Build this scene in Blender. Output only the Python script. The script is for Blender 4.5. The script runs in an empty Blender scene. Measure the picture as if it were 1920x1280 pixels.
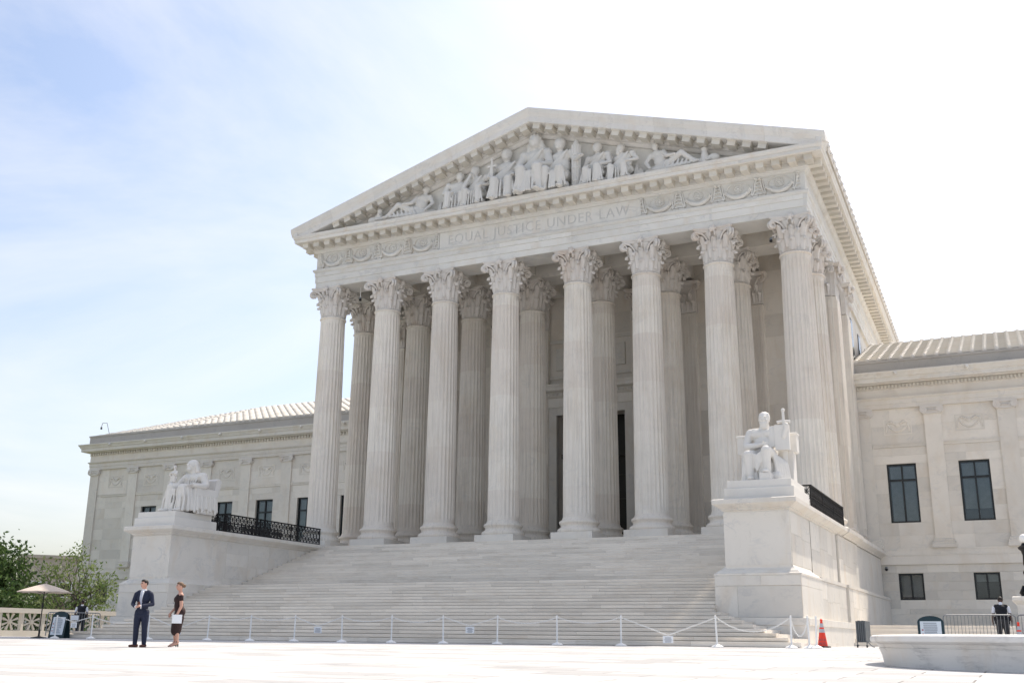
import bpy, bmesh, math, random
import numpy as np
from mathutils import Vector, Matrix, Euler
random.seed(7)
rnd = random.Random(11)
scene = bpy.context.scene
COL = scene.collection
R = math.radians

# ------------------------------------------------------------------ camera
CAM = (23.1911, -51.8701, 0.1653)
YAW, PITCH, ROLL, FPX = -0.4492, 0.2746, 0.0109, 1974.27
cam_d = bpy.data.cameras.new('camera'); cam = bpy.data.objects.new('camera', cam_d); COL.objects.link(cam)
cam_d.sensor_width = 36.0; cam_d.lens = FPX / 1920 * 36.0; cam_d.clip_start = 0.1; cam_d.clip_end = 2000
r0 = Vector((math.cos(YAW), -math.sin(YAW), 0)); fw = Vector((math.sin(YAW)*math.cos(PITCH), math.cos(YAW)*math.cos(PITCH), math.sin(PITCH)))
v0 = Vector((-math.sin(PITCH)*math.sin(YAW), -math.sin(PITCH)*math.cos(YAW), math.cos(PITCH)))
rt = r0*math.cos(ROLL) + v0*math.sin(ROLL); up = -r0*math.sin(ROLL) + v0*math.cos(ROLL)
m = Matrix((rt, up, -fw)).transposed().to_4x4(); m.translation = Vector(CAM); cam.matrix_world = m
scene.camera = cam

# ------------------------------------------------------------------ light
SUN_A, SUN_B = 0.185, 0.68                       # horizontal offset per metre of height, towards +X and +Y
to_sun = Vector((SUN_A, SUN_B, 1)).normalized()
sun_el = math.asin(to_sun.z); sun_az = math.atan2(SUN_A, SUN_B)
sd = bpy.data.lights.new('sun', 'SUN'); so = bpy.data.objects.new('sun', sd); COL.objects.link(so)
sd.energy = 2.9; sd.angle = R(0.55); sd.color = (1.0, 0.905, 0.78)
so.rotation_euler = to_sun.to_track_quat('Z', 'Y').to_euler(); so.location = (0, 0, 60)
w = bpy.data.worlds.new('World'); scene.world = w; w.use_nodes = True
nt = w.node_tree; nt.nodes.clear()
out = nt.nodes.new('ShaderNodeOutputWorld'); bg = nt.nodes.new('ShaderNodeBackground')
sky = nt.nodes.new('ShaderNodeTexSky'); sky.sky_type = 'NISHITA'; sky.sun_disc = False
sky.sun_elevation = sun_el; sky.sun_rotation = sun_az; sky.air_density = 1.0; sky.dust_density = 3.2; sky.ozone_density = 1.0
tc = nt.nodes.new('ShaderNodeTexCoord'); mp = nt.nodes.new('ShaderNodeMapping'); mp.inputs['Scale'].default_value = (1.0, 1.0, 3.2)
mp.inputs['Rotation'].default_value = (0.527, 0.596, 6.154); mp.inputs['Location'].default_value = (2.2135, 3.1893, 8.5575)
nz = nt.nodes.new('ShaderNodeTexNoise'); nz.inputs['Scale'].default_value = 1.0; nz.inputs['Detail'].default_value = 9; nz.inputs['Roughness'].default_value = 0.58; nz.inputs['Distortion'].default_value = 0.7
mr = nt.nodes.new('ShaderNodeMapRange'); mr.inputs[1].default_value = 0.38; mr.inputs[2].default_value = 0.70; mr.inputs[3].default_value = 0.0; mr.inputs[4].default_value = 0.78
mx = nt.nodes.new('ShaderNodeMixRGB'); mx.inputs[2].default_value = (5.6, 5.4, 5.2, 1)
nt.links.new(tc.outputs['Generated'], mp.inputs[0]); nt.links.new(mp.outputs[0], nz.inputs['Vector']); nt.links.new(nz.outputs[0], mr.inputs[0])
nt.links.new(mr.outputs[0], mx.inputs[0]); nt.links.new(sky.outputs[0], mx.inputs[1]); nt.links.new(mx.outputs[0], bg.inputs[0]); nt.links.new(bg.outputs[0], out.inputs[0])
bg.inputs[1].default_value = 0.12
scene.view_settings.view_transform = 'Standard'; scene.view_settings.look = 'None'; scene.view_settings.gamma = 1.0
scene.view_settings.use_curve_mapping = False
scene.view_settings.exposure = 0.86
scene.render.engine = 'CYCLES'
try: scene.cycles.max_bounces = 8; scene.cycles.diffuse_bounces = 4
except Exception: pass

# ------------------------------------------------------------------ materials
def new_mat(name):
    mt = bpy.data.materials.new(name); mt.use_nodes = True
    n = mt.node_tree; b = n.nodes['Principled BSDF']
    return mt, n, b
def mixn(n, a, b, fac, mode='MIX'):
    x = n.nodes.new('ShaderNodeMixRGB'); x.blend_type = mode
    for i, v in ((1, a), (2, b)):
        if isinstance(v, tuple): x.inputs[i].default_value = (*v, 1)
        else: n.links.new(v, x.inputs[i])
    if isinstance(fac, float): x.inputs[0].default_value = fac
    else: n.links.new(fac, x.inputs[0])
    return x.outputs[0]
def noise(n, scale=(1, 1, 1), s=1.0, detail=6, rough=.55, dist=0.0, rot=(0, 0, 0), out=0):
    g = n.nodes.new('ShaderNodeNewGeometry'); mp = n.nodes.new('ShaderNodeMapping'); mp.inputs['Scale'].default_value = scale; mp.inputs['Rotation'].default_value = rot
    t = n.nodes.new('ShaderNodeTexNoise'); t.inputs['Scale'].default_value = s; t.inputs['Detail'].default_value = detail; t.inputs['Roughness'].default_value = rough; t.inputs['Distortion'].default_value = dist
    n.links.new(g.outputs['Position'], mp.inputs[0])
    oi = n.nodes.new('ShaderNodeObjectInfo'); ad = n.nodes.new('ShaderNodeVectorMath'); ad.operation = 'MULTIPLY_ADD'
    ad.inputs[1].default_value = (1, 1, 1)
    cmb = n.nodes.new('ShaderNodeCombineXYZ')
    mu = n.nodes.new('ShaderNodeMath'); mu.operation = 'MULTIPLY'; mu.inputs[1].default_value = 13.0
    n.links.new(oi.outputs['Random'], mu.inputs[0])
    for i in range(3): n.links.new(mu.outputs[0], cmb.inputs[i])
    n.links.new(mp.outputs[0], ad.inputs[0]); n.links.new(cmb.outputs[0], ad.inputs[2])
    n.links.new(ad.outputs[0], t.inputs['Vector'])
    return t.outputs[out]
def ramp(n, v, a, b, lo=0.0, hi=1.0):
    x = n.nodes.new('ShaderNodeMapRange'); x.inputs[1].default_value = a; x.inputs[2].default_value = b; x.inputs[3].default_value = lo; x.inputs[4].default_value = hi
    n.links.new(v, x.inputs[0]); return x.outputs[0]
def marble(name, base, vein=(.44, .45, .46), warm=(.60, .49, .36), va=.5, wa=.35, rand=.10, rough=.6, bump=.08, vs=.9, vscale=(1, 1, 1.6), drums=False, spots=.0):
    mt, n, b = new_mat(name)
    v = noise(n, vscale, vs, 10, .66, .7, (.3, .5, .2))
    sub = n.nodes.new('ShaderNodeMath'); sub.operation = 'SUBTRACT'; sub.inputs[1].default_value = .5; n.links.new(v, sub.inputs[0])
    ab = n.nodes.new('ShaderNodeMath'); ab.operation = 'ABSOLUTE'; n.links.new(sub.outputs[0], ab.inputs[0])
    vf = ramp(n, ab.outputs[0], 0.0, .045, va, 0.0)
    vm = n.nodes.new('ShaderNodeMath'); vm.operation = 'MULTIPLY'; n.links.new(vf, vm.inputs[0]); n.links.new(ramp(n, noise(n, (1, 1, 1), vs*1.3, 4, .6), .46, .62), vm.inputs[1])
    c = mixn(n, base, vein, vm.outputs[0])
    cl = noise(n, (1, 1, 1), .55, 7, .6, .6)
    c = mixn(n, c, tuple(x*.87 for x in base), ramp(n, cl, .45, .72, 0, .55))
    wm = noise(n, (1, 1, .45), .8, 8, .62, .5, out=0)
    c = mixn(n, c, warm, ramp(n, wm, .50, .74, 0, wa))
    if spots:
        sp = noise(n, (1, 1, .35), 2.6, 6, .7, .3)
        c = mixn(n, c, (.30, .27, .22), ramp(n, sp, .60, .80, 0, spots))
    oi = n.nodes.new('ShaderNodeObjectInfo')
    val = ramp(n, oi.outputs['Random'], 0, 1, 1-rand, 1+rand*.4)
    if drums:
        g = n.nodes.new('ShaderNodeNewGeometry'); sx = n.nodes.new('ShaderNodeSeparateXYZ'); n.links.new(g.outputs['Position'], sx.inputs[0])
        dv = n.nodes.new('ShaderNodeMath'); dv.operation = 'DIVIDE'; dv.inputs[1].default_value = 2.63; n.links.new(sx.outputs[2], dv.inputs[0])
        fl = n.nodes.new('ShaderNodeMath'); fl.operation = 'FLOOR'; n.links.new(dv.outputs[0], fl.inputs[0])
        mu = n.nodes.new('ShaderNodeMath'); mu.operation = 'MULTIPLY_ADD'; mu.inputs[1].default_value = 77.7; n.links.new(oi.outputs['Random'], mu.inputs[0]); n.links.new(fl.outputs[0], mu.inputs[2])
        wn = n.nodes.new('ShaderNodeTexWhiteNoise'); wn.noise_dimensions = '1D'; n.links.new(mu.outputs[0], wn.inputs['W'])
        c = mixn(n, c, (.62, .53, .46), ramp(n, wn.outputs[0], .2, 1, 0, .36))
        st = noise(n, (3, 3, .12), 3.0, 5, .6)
        c = mixn(n, c, (.45, .42, .38), ramp(n, st, .50, .72, 0, .45))
    hv = n.nodes.new('ShaderNodeHueSaturation'); n.links.new(c, hv.inputs['Color']); n.links.new(val, hv.inputs['Value'])
    n.links.new(hv.outputs[0], b.inputs['Base Color'])
    b.inputs['Roughness'].default_value = rough; b.inputs['Specular IOR Level'].default_value = .3
    if bump:
        bp = n.nodes.new('ShaderNodeBump'); bp.inputs['Strength'].default_value = bump; bp.inputs['Distance'].default_value = .03
        fn = noise(n, (1, 1, 1), 14, 6, .65); n.links.new(fn, bp.inputs['Height']); n.links.new(bp.outputs[0], b.inputs['Normal'])
    return mt
def plain(name, col, rough=.6, metal=0.0, var=.12, spec=.4, s=4.0, bump=0.0, bs=40):
    mt, n, b = new_mat(name)
    v = noise(n, (1, 1, 1), s, 5, .6)
    c = mixn(n, tuple(x*(1-var*1.6) for x in col), tuple(min(1, x*(1+var)) for x in col), ramp(n, v, .3, .7))
    n.links.new(c, b.inputs['Base Color']); b.inputs['Roughness'].default_value = rough; b.inputs['Metallic'].default_value = metal; b.inputs['Specular IOR Level'].default_value = spec
    if bump:
        bp = n.nodes.new('ShaderNodeBump'); bp.inputs['Strength'].default_value = bump; bp.inputs['Distance'].default_value = .01
        n.links.new(noise(n, (1, 1, 1), bs, 4, .6), bp.inputs['Height']); n.links.new(bp.outputs[0], b.inputs['Normal'])
    return mt
MAT = {}
MAT['facade'] = marble('facade_marble', (.75, .72, .66), va=.36, wa=.55, rand=.10, spots=.24)
MAT['frieze'] = marble('frieze_marble', (.75, .735, .69), va=.48, wa=.40, rand=.10, vs=.7, spots=.12, vscale=(.6, 1, 2.2))
MAT['rake'] = marble('raking_cornice_marble', (.76, .74, .70), va=.32, wa=.30, rand=.05, spots=.30)
MAT['column'] = marble('column_marble', (.82, .77, .69), va=.20, wa=.38, rand=.07, drums=True, vs=.6)
MAT['capital'] = marble('capital_marble', (.71, .675, .63), va=.12, wa=.55, rand=.05, warm=(.60, .48, .37), vs=1.4)
MAT['wing'] = marble('wing_marble', (.76, .715, .645), va=.30, wa=.38, rand=.12, vs=.8, spots=.12)
MAT['base'] = marble('base_ashlar_marble', (.77, .73, .66), va=.36, wa=.42, rand=.18, vs=.9)
MAT['step'] = marble('step_marble', (.82, .765, .685), va=.18, wa=.42, rand=.14, vs=1.2, vscale=(.5, 1, 2), warm=(.60, .51, .41))
MAT['pedestal'] = marble('pedestal_marble', (.74, .705, .645), va=.40, wa=.42, rand=.10, vs=.8, spots=.32)
MAT['statue'] = marble('statue_marble', (.75, .725, .68), va=.10, wa=.16, rand=.02, vs=1.0, bump=.05)
MAT['relief'] = marble('pediment_sculpture_marble', (.74, .72, .675), va=.10, wa=.18, rand=.05, vs=1.0, bump=.05)
MAT['fountain'] = marble('fountain_marble', (.70, .69, .675), vein=(.30, .30, .31), va=.62, wa=.40, rand=.03, vs=1.1, vscale=(.6, .6, 1.6), spots=.30)
MAT['parapet'] = marble('roof_parapet_stone', (.47, .445, .41), vein=(.22, .22, .23), va=.3, wa=.25, rand=.10, warm=(.40, .34, .28), spots=.5)
MAT['groove_shade'] = marble('shaded_groove_marble', (.66, .655, .63), va=.2, wa=.2, rand=.02)  # greyer marble for the letter grooves: recess shade put into the colour
MAT['soffit'] = marble('stained_cornice_marble', (.68, .645, .57), va=.15, wa=.35, rand=.10, warm=(.60, .50, .36))
MAT['tile'] = marble('roof_tile_marble', (.74, .70, .63), va=.1, wa=.3, rand=.12)
MAT['balus'] = marble('parapet_marble', (.60, .56, .49), va=.15, wa=.3, rand=.05)
MAT['iron'] = plain('black_iron', (.012, .012, .014), .45, .4)
MAT['frame'] = plain('window_frame_paint', (.014, .018, .020), .4)
MAT['dark'] = plain('dark_interior', (.02, .021, .022), .8)
MAT['room'] = plain('dim_room', (.045, .05, .055), .8)
MAT['blind'] = plain('window_blind', (.34, .36, .34), .7, var=.08)
MAT['bronze'] = plain('bronze_door', (.020, .018, .015), .4, .7)
MAT['white'] = plain('white_plastic', (.82, .82, .81), .4, var=.04)
MAT['paper'] = plain('paper', (.80, .82, .85), .7, var=.03)
MAT['ink'] = plain('printed_text', (.10, .12, .16), .7)
MAT['inkred'] = plain('red_symbol', (.40, .06, .06), .7)
MAT['orange'] = plain('cone_orange', (.80, .055, .025), .45, var=.06)
MAT['reflect'] = plain('reflective_band', (.46, .47, .50), .35, var=.05)
MAT['black'] = plain('black_rubber', (.015, .015, .016), .6)
MAT['steel'] = plain('galvanised_steel', (.26, .27, .28), .42, .7)
MAT['bluegrey'] = plain('blue_grey_panel', (.10, .115, .125), .5)
MAT['signgreen'] = plain('dark_green_sign', (.012, .035, .045), .4)
MAT['board'] = plain('sign_board', (.66, .72, .78), .5, var=.03)
MAT['canvas'] = plain('umbrella_canvas', (.60, .51, .43), .8, var=.05)
MAT['globe'] = plain('lamp_globe', (.86, .85, .82), .25, var=.02)
MAT['bark'] = plain('bark', (.10, .085, .07), .85, s=12, var=.3)
MAT['suit'] = plain('navy_suit', (.012, .018, .045), .75, s=30)
MAT['shirt'] = plain('white_shirt', (.72, .74, .80), .8, s=30, var=.05)
MAT['tie'] = plain('silver_tie', (.42, .45, .55), .6)
MAT['skin'] = plain('skin', (.58, .33, .25), .55, var=.08)
MAT['skin2'] = plain('dark_skin', (.09, .045, .03), .55, var=.08)
MAT['hair'] = plain('dark_hair', (.02, .014, .011), .6, s=60)
MAT['hair2'] = plain('light_brown_hair', (.16, .095, .055), .6, s=60)
MAT['shoe'] = plain('brown_leather', (.10, .035, .022), .4)
MAT['dress'] = plain('dark_brown_dress', (.030, .014, .014), .8, s=30)
MAT['vest'] = plain('dark_vest', (.010, .012, .018), .8, s=30)
MAT['trousers'] = plain('grey_trousers', (.045, .047, .052), .8, s=30)
MAT['eye'] = plain('eye_dark', (.02, .02, .02), .3)
MAT['lip'] = plain('lip', (.42, .16, .14), .5)
MAT['concrete'] = plain('distant_concrete', (.50, .43, .38), .8, var=.08, s=.6)
def glass_mat():
    mt, n, b = new_mat('window_glass'); n.nodes.remove(b)
    o = n.nodes['Material Output']; t = n.nodes.new('ShaderNodeBsdfTransparent'); t.inputs[0].default_value = (.74, .78, .80, 1)
    g = n.nodes.new('ShaderNodeBsdfGlossy'); g.inputs['Roughness'].default_value = .04; g.inputs[0].default_value = (.8, .85, .9, 1)
    f = n.nodes.new('ShaderNodeFresnel'); f.inputs[0].default_value = 1.5
    ml = n.nodes.new('ShaderNodeMath'); ml.operation = 'ADD'; ml.inputs[1].default_value = .05; n.links.new(f.outputs[0], ml.inputs[0])
    mxs = n.nodes.new('ShaderNodeMixShader'); n.links.new(ml.outputs[0], mxs.inputs[0]); n.links.new(t.outputs[0], mxs.inputs[1]); n.links.new(g.outputs[0], mxs.inputs[2]); n.links.new(mxs.outputs[0], o.inputs[0])
    return mt
MAT['glass'] = glass_mat()
def leaf_mat(name, c1, c2, tr=.35):
    mt, n, b = new_mat(name)
    g = n.nodes.new('ShaderNodeNewGeometry')
    c = mixn(n, c1, c2, g.outputs['Random Per Island'])
    n.links.new(c, b.inputs['Base Color']); b.inputs['Roughness'].default_value = .5; b.inputs['Specular IOR Level'].default_value = .35
    t = n.nodes.new('ShaderNodeBsdfTranslucent'); n.links.new(c, t.inputs[0])
    mxs = n.nodes.new('ShaderNodeMixShader'); mxs.inputs[0].default_value = tr
    n.links.new(b.outputs[0], mxs.inputs[1]); n.links.new(t.outputs[0], mxs.inputs[2]); n.links.new(mxs.outputs[0], n.nodes['Material Output'].inputs[0])
    return mt
MAT['leaf_light'] = leaf_mat('leaf_light', (.11, .17, .045), (.22, .27, .10))
MAT['leaf_dark'] = leaf_mat('leaf_dark', (.035, .075, .02), (.10, .16, .045))
def plaza_mat():
    mt, n, b = new_mat('plaza_paving_marble')
    g = n.nodes.new('ShaderNodeNewGeometry')
    br = n.nodes.new('ShaderNodeTexBrick'); br.inputs['Scale'].default_value = 1.0
    br.inputs['Brick Width'].default_value = 1.5; br.inputs['Row Height'].default_value = .75; br.inputs['Mortar Size'].default_value = .014
    br.inputs['Color1'].default_value = (.57, .565, .56, 1); br.inputs['Color2'].default_value = (.33, .328, .325, 1); br.inputs['Mortar'].default_value = (.22, .21, .20, 1); br.inputs['Bias'].default_value = -.30
    n.links.new(g.outputs['Position'], br.inputs['Vector'])
    v = noise(n, (1, 1, 1), .6, 9, .65, 1.6); v2 = noise(n, (.35, 1, 1), 1.8, 8, .65, .8)
    c = mixn(n, br.outputs[0], (.30, .30, .30), ramp(n, v2, .52, .68, 0, .75))
    c = mixn(n, c, (.56, .50, .43), ramp(n, v, .55, .75, 0, .35))
    n.links.new(c, b.inputs['Base Color']); b.inputs['Roughness'].default_value = .75; b.inputs['Specular IOR Level'].default_value = .04
    bp = n.nodes.new('ShaderNodeBump'); bp.inputs['Strength'].default_value = .15; bp.inputs['Distance'].default_value = .01
    n.links.new(br.outputs[1], bp.inputs['Height']); n.links.new(bp.outputs[0], b.inputs['Normal'])
    return mt
MAT['plaza'] = plaza_mat()
MAT['lawn'] = plain('lawn', (.13, .14, .075), .9, s=3)

# ------------------------------------------------------------------ mesh helpers
class MB:
    def __init__(s): s.v = []; s.f = []; s.m = []; s.cm = 0
    def add(s, vs, fs):
        o = len(s.v); s.v += [tuple(p) for p in vs]
        for f in fs: s.f.append(tuple(i+o for i in f)); s.m.append(s.cm)
        return s
    def box(s, x0, x1, y0, y1, z0, z1):
        if x0 > x1: x0, x1 = x1, x0
        if y0 > y1: y0, y1 = y1, y0
        v = [(x0, y0, z0), (x1, y0, z0), (x1, y1, z0), (x0, y1, z0), (x0, y0, z1), (x1, y0, z1), (x1, y1, z1), (x0, y1, z1)]
        return s.add(v, [(0, 3, 2, 1), (4, 5, 6, 7), (0, 1, 5, 4), (1, 2, 6, 5), (2, 3, 7, 6), (3, 0, 4, 7)])
    def loft(s, rings, cap=True, closed=True):
        n = len(rings[0]); vs = [p for r in rings for p in r]; fs = []
        for i in range(len(rings)-1):
            for j in range(n if closed else n-1):
                k = (j+1) % n; fs.append((i*n+j, i*n+k, (i+1)*n+k, (i+1)*n+j))
        if cap: fs.append(tuple(range(n-1, -1, -1))); fs.append(tuple((len(rings)-1)*n+j for j in range(n)))
        return s.add(vs, fs)
    def sweep(s, prof, x0, x1, y0, y1):            # rectangular lathe: prof = [(offset, z)]
        return s.loft([[(x0-o, y0-o, z), (x1+o, y0-o, z), (x1+o, y1+o, z), (x0-o, y1+o, z)] for o, z in prof])
    def lathe(s, prof, n=24, c=(0, 0), ph=0.0):
        return s.loft([[(c[0]+r*math.cos(ph+2*math.pi*j/n), c[1]+r*math.sin(ph+2*math.pi*j/n), z) for j in range(n)] for r, z in prof])
    def prism(s, poly, a, b, axis='x'):            # extrude a 2-D polygon between a and b along axis
        f = {'x': lambda t, p: (t, p[0], p[1]), 'y': lambda t, p: (p[0], t, p[1]), 'z': lambda t, p: (p[0], p[1], t)}[axis]
        return s.loft([[f(a, p) for p in poly], [f(b, p) for p in poly]])
    def tube(s, pts, r, n=6, cap=True):
        pts = [Vector(p) for p in pts]; rings = []
        rs = r if isinstance(r, (list, tuple)) else [r]*len(pts)
        prev = None
        for i, p in enumerate(pts):
            t = (pts[min(i+1, len(pts)-1)] - pts[max(i-1, 0)]).normalized()
            if prev is None:
                a = t.orthogonal().normalized()
            else:
                a = (prev - t*prev.dot(t)); a = a.normalized() if a.length > 1e-5 else t.orthogonal().normalized()
            prev = a; b = t.cross(a)
            rings.append([tuple(p + (a*math.cos(2*math.pi*j/n) + b*math.sin(2*math.pi*j/n))*rs[i]) for j in range(n)])
        return s.loft(rings, cap)
    def ball(s, c, r, nu=12, nv=8, rot=None):
        if not isinstance(r, (list, tuple)): r = (r, r, r)
        rings = []
        for i in range(1, nv):
            a = math.pi*i/nv - math.pi/2
            rings.append([(r[0]*math.cos(a)*math.cos(2*math.pi*j/nu), r[1]*math.cos(a)*math.sin(2*math.pi*j/nu), r[2]*math.sin(a)) for j in range(nu)])
        if rot is not None: rings = [[tuple(rot @ Vector(p)) for p in q] for q in rings]
        rings = [[(p[0]+c[0], p[1]+c[1], p[2]+c[2]) for p in q] for q in rings]
        return s.loft(rings)
    def bar(s, a, b, w, d=None):                   # square bar between two points
        return s.tube([a, b], w*.7071, 4)
    def mesh(s, name, mats, smooth=False):
        me = bpy.data.meshes.new(name); me.from_pydata(s.v, [], s.f)
        for x in (mats if isinstance(mats, (list, tuple)) else [mats]): me.materials.append(MAT[x])
        if any(s.m): me.polygons.foreach_set('material_index', s.m)
        bm = bmesh.new(); bm.from_mesh(me); bmesh.ops.recalc_face_normals(bm, faces=bm.faces); bm.to_mesh(me); bm.free()
        if smooth:
            me.polygons.foreach_set('use_smooth', [True]*len(me.polygons))
            if smooth is not True: me.set_sharp_from_angle(angle=R(smooth))
        return me
    def build(s, name, mats, parent=None, smooth=False, **k): return put(name, s.mesh(name, mats, smooth), parent, **k)
def put(name, me, parent=None, loc=(0, 0, 0), rz=0.0, scale=None, label=None, kind=None, rot=None):
    o = bpy.data.objects.new(name, me); COL.objects.link(o); o.location = loc
    o.rotation_euler = rot if rot else (0, 0, rz)
    if scale: o.scale = scale
    if parent: o.parent = parent
    if label: o['label'] = label
    if kind: o['kind'] = kind
    return o
def thing(name, label, cat, loc=(0, 0, 0), rz=0.0, group=None):
    o = put(name, None, None, loc, rz); o.empty_display_size = .2
    return tag(o, label, cat, group)
def tag(o, label, cat, group=None):
    o['label'] = label; o['category'] = cat
    if group: o['group'] = group
    return o
def struct(o): o['kind'] = 'structure'; return o
def copy_tree(o, parent=None):
    c = o.copy(); COL.objects.link(c)
    if parent: c.parent = parent
    for ch in o.children: copy_tree(ch, c)
    return c

# organic surfaces: union of capsules / ellipsoids, voxel-remeshed into ONE continuous mesh, coloured by the nearest form
class Form:
    def __init__(s): s.items = []
    def cap(s, a, b, ra, rb=None, t=0): s.items.append(('c', Vector(a), Vector(b), ra, ra if rb is None else rb, t)); return s
    def chain(s, pts, rs, t=0):
        for i in range(len(pts)-1): s.cap(pts[i], pts[i+1], rs[i], rs[i+1], t)
        return s
    def ell(s, c, r, t=0, rot=None): s.items.append(('e', Vector(c), Vector(r), (Euler(rot).to_matrix() if rot else None), None, t)); return s
    def xf(s, M):                                   # rigid/scale transform applied to everything so far
        k = M.to_scale().x; q = M.to_3x3().normalized()
        o = []
        for it in s.items:
            if it[0] == 'c': o.append(('c', M @ it[1], M @ it[2], it[3]*k, it[4]*k, it[5]))
            else: o.append(('e', M @ it[1], it[2]*k, (q @ it[3]) if it[3] is not None else q.copy(), None, it[5]))
        s.items = o; return s
    def mesh(s, name, mats, voxel=.02, smooth_it=3, n=12):
        b = MB()
        for it in s.items:
            if it[0] == 'c':
                a, c, ra, rb = it[1], it[2], it[3], it[4]; d = c-a; L = d.length
                if L < 1e-6: b.ball(a, ra, n, 8); continue
                t = d/L; pts = []; rs = []
                for k in (-1, -.86, -.5): pts.append(a + t*(ra*k)); rs.append(max(ra*math.sqrt(max(0, 1-k*k)), ra*.08))
                pts.append(a); rs.append(ra)
                pts.append(c); rs.append(rb)
                for k in (.5, .86, 1): pts.append(c + t*(rb*k)); rs.append(max(rb*math.sqrt(max(0, 1-k*k)), rb*.08))
                b.tube(pts, rs, n)
            else: b.ball(it[1], tuple(it[2]), n+4, 10, it[3])
        me = bpy.data.meshes.new(name+'_raw'); me.from_pydata(b.v, [], b.f)
        bm = bmesh.new(); bm.from_mesh(me); bmesh.ops.recalc_face_normals(bm, faces=bm.faces); bm.to_mesh(me); bm.free()
        o = bpy.data.objects.new('tmp', me); COL.objects.link(o)
        rm = o.modifiers.new('r', 'REMESH'); rm.mode = 'VOXEL'; rm.voxel_size = voxel
        if smooth_it:
            sm = o.modifiers.new('s', 'SMOOTH'); sm.factor = .5; sm.iterations = smooth_it
        dg = bpy.context.evaluated_depsgraph_get(); dg.update()
        res = bpy.data.meshes.new_from_object(o.evaluated_get(dg)); res.name = name
        bpy.data.objects.remove(o); bpy.data.meshes.remove(me)
        res.materials.clear()
        for x in mats: res.materials.append(MAT[x])
        nf = len(res.polygons)
        if len(mats) > 1 and nf:
            cen = np.empty(nf*3); res.polygons.foreach_get('center', cen); cen = cen.reshape(-1, 3)
            best = np.full(nf, 1e9); idx = np.zeros(nf, int)
            for it in s.items:
                if it[0] == 'c':
                    a = np.array(it[1]); d = np.array(it[2])-a; L2 = d @ d
                    h = np.clip(((cen-a) @ d)/max(L2, 1e-12), 0, 1)
                    dd = np.linalg.norm(cen-a-h[:, None]*d, axis=1) - (it[3] + (it[4]-it[3])*h)
                else:
                    p = cen-np.array(it[1])
                    if it[3] is not None: p = p @ np.array(it[3])
                    r = np.array(it[2]); q = np.linalg.norm(p/r, axis=1); q2 = np.linalg.norm(p/(r*r), axis=1)
                    dd = q*(q-1)/np.maximum(q2, 1e-9)
                k = dd < best; best[k] = dd[k]; idx[k] = it[5]
            res.polygons.foreach_set('material_index', idx)
        res.polygons.foreach_set('use_smooth', [True]*nf)
        return res

# ================================================================== GROUND
def gz(y): return 0.0115*(y+15.5) if y < -15.5 else 0.0
b = MB(); ys = [-160, -75, -15.5, 400]; zs = [gz(-75), gz(-75), 0, 0]
for i in range(3): b.add([(-500, ys[i], zs[i]), (300, ys[i], zs[i]), (300, ys[i+1], zs[i+1]), (-500, ys[i+1], zs[i+1])], [(0, 1, 2, 3)])
struct(b.build('plaza', 'plaza'))
b = MB().box(-300, -33, -40, 200, -.3, .06); struct(b.build('lawn', 'lawn'))

F = 5.11                                          # portico floor
CX = [-14.229, -10.229, -6.229, -2.229, 2.229, 6.229, 10.229, 14.229]
ROW2 = 3.7
W = 12.88                                         # front plane of the wings
WALLY = 7.6
hall = thing('courthouse', 'white marble courthouse with eight-column temple portico and long low wings', 'building')

# ================================================================== STAIRCASE
stairs = thing('staircase', 'broad flight of pale marble steps rising to the portico columns', 'staircase')
STEP = []                                         # (y_front, z_top, height, x_end)
for k in range(1, 19):
    xe = 12.90 if k > 8 else 13.40+(8-k)*.462
    if 8 < k: xe = 12.97
    if k == 18: xe = 13.33
    STEP.append((-17.4+(k-1)*.40, .14*k, .14, xe))
for k in range(1, 19):
    STEP.append((-8.25+(k-1)*.40, 2.52+(F-2.52)/18*k, (F-2.52)/18, 13.28))
block_cache = {}
def step_block(L, h, D):
    key = (L, round(h, 3), D)
    if key not in block_cache:
        pr = [(.12, -h), (.12, -h+.033), (.018, -h+.035), (.014, -.040), (0, -.034), (0, -.006), (.006, 0), (D, 0), (D, -h)]
        block_cache[key] = MB().prism(pr, 0, L-.006, 'x').mesh('step_block', 'step')
    return block_cache[key]
LENS = [2.4, 2.8, 3.2, 3.6, 4.0]
for i, (y, z, h, xe) in enumerate(STEP):
    D = {7: 1.25, 17: 2.4, 35: .5}.get(i, .43)
    hh = h + (.04 if i == 0 else .0)
    x = -(xe if i > 7 else (15.3, 14.9, 14.4, 14.0, 13.75, 13.55, 13.45, 13.4)[i]); q = random.Random(i*7+1)
    first = True
    while x < xe-1e-6:
        L = q.choice(LENS)
        if first: L = q.choice([1.6, 2.4, 3.2]); first = False
        if xe-x-L < 1.2: L = xe-x
        put('step_block', step_block(round(L, 3), hh, D), stairs, (x, y + q.uniform(-.003, .003), z + q.uniform(-.0015, .0015)))
        x += L
b = MB()
for i, (y, z, h, xe) in enumerate(STEP): b.box(-(min(xe, 13.38)-.02-.0011*i), xe-.02-.0011*i, y+.07, -1.0 if i > 7 else -10, z-h-.3 if i else -.1, z-.02-.0007*i)
b.build('stair_core', 'step', stairs)

# ================================================================== PODIUM AND PORTICO FLOOR
b = MB().box(-15.35, 15.35, -1.0, 8.0, 0, F-.004); b.build('podium', 'base', hall)
bf = MB().box(-1.97, 1.97, 0, 1.06, -.2, 0).mesh('floor_slab', 'step')
for i in range(8):
    for j in range(8): put('floor_slab', bf, hall, (-13.8+i*3.945, -.98+j*1.066, F + ((i*5+j*3) % 4)*.001))

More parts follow.
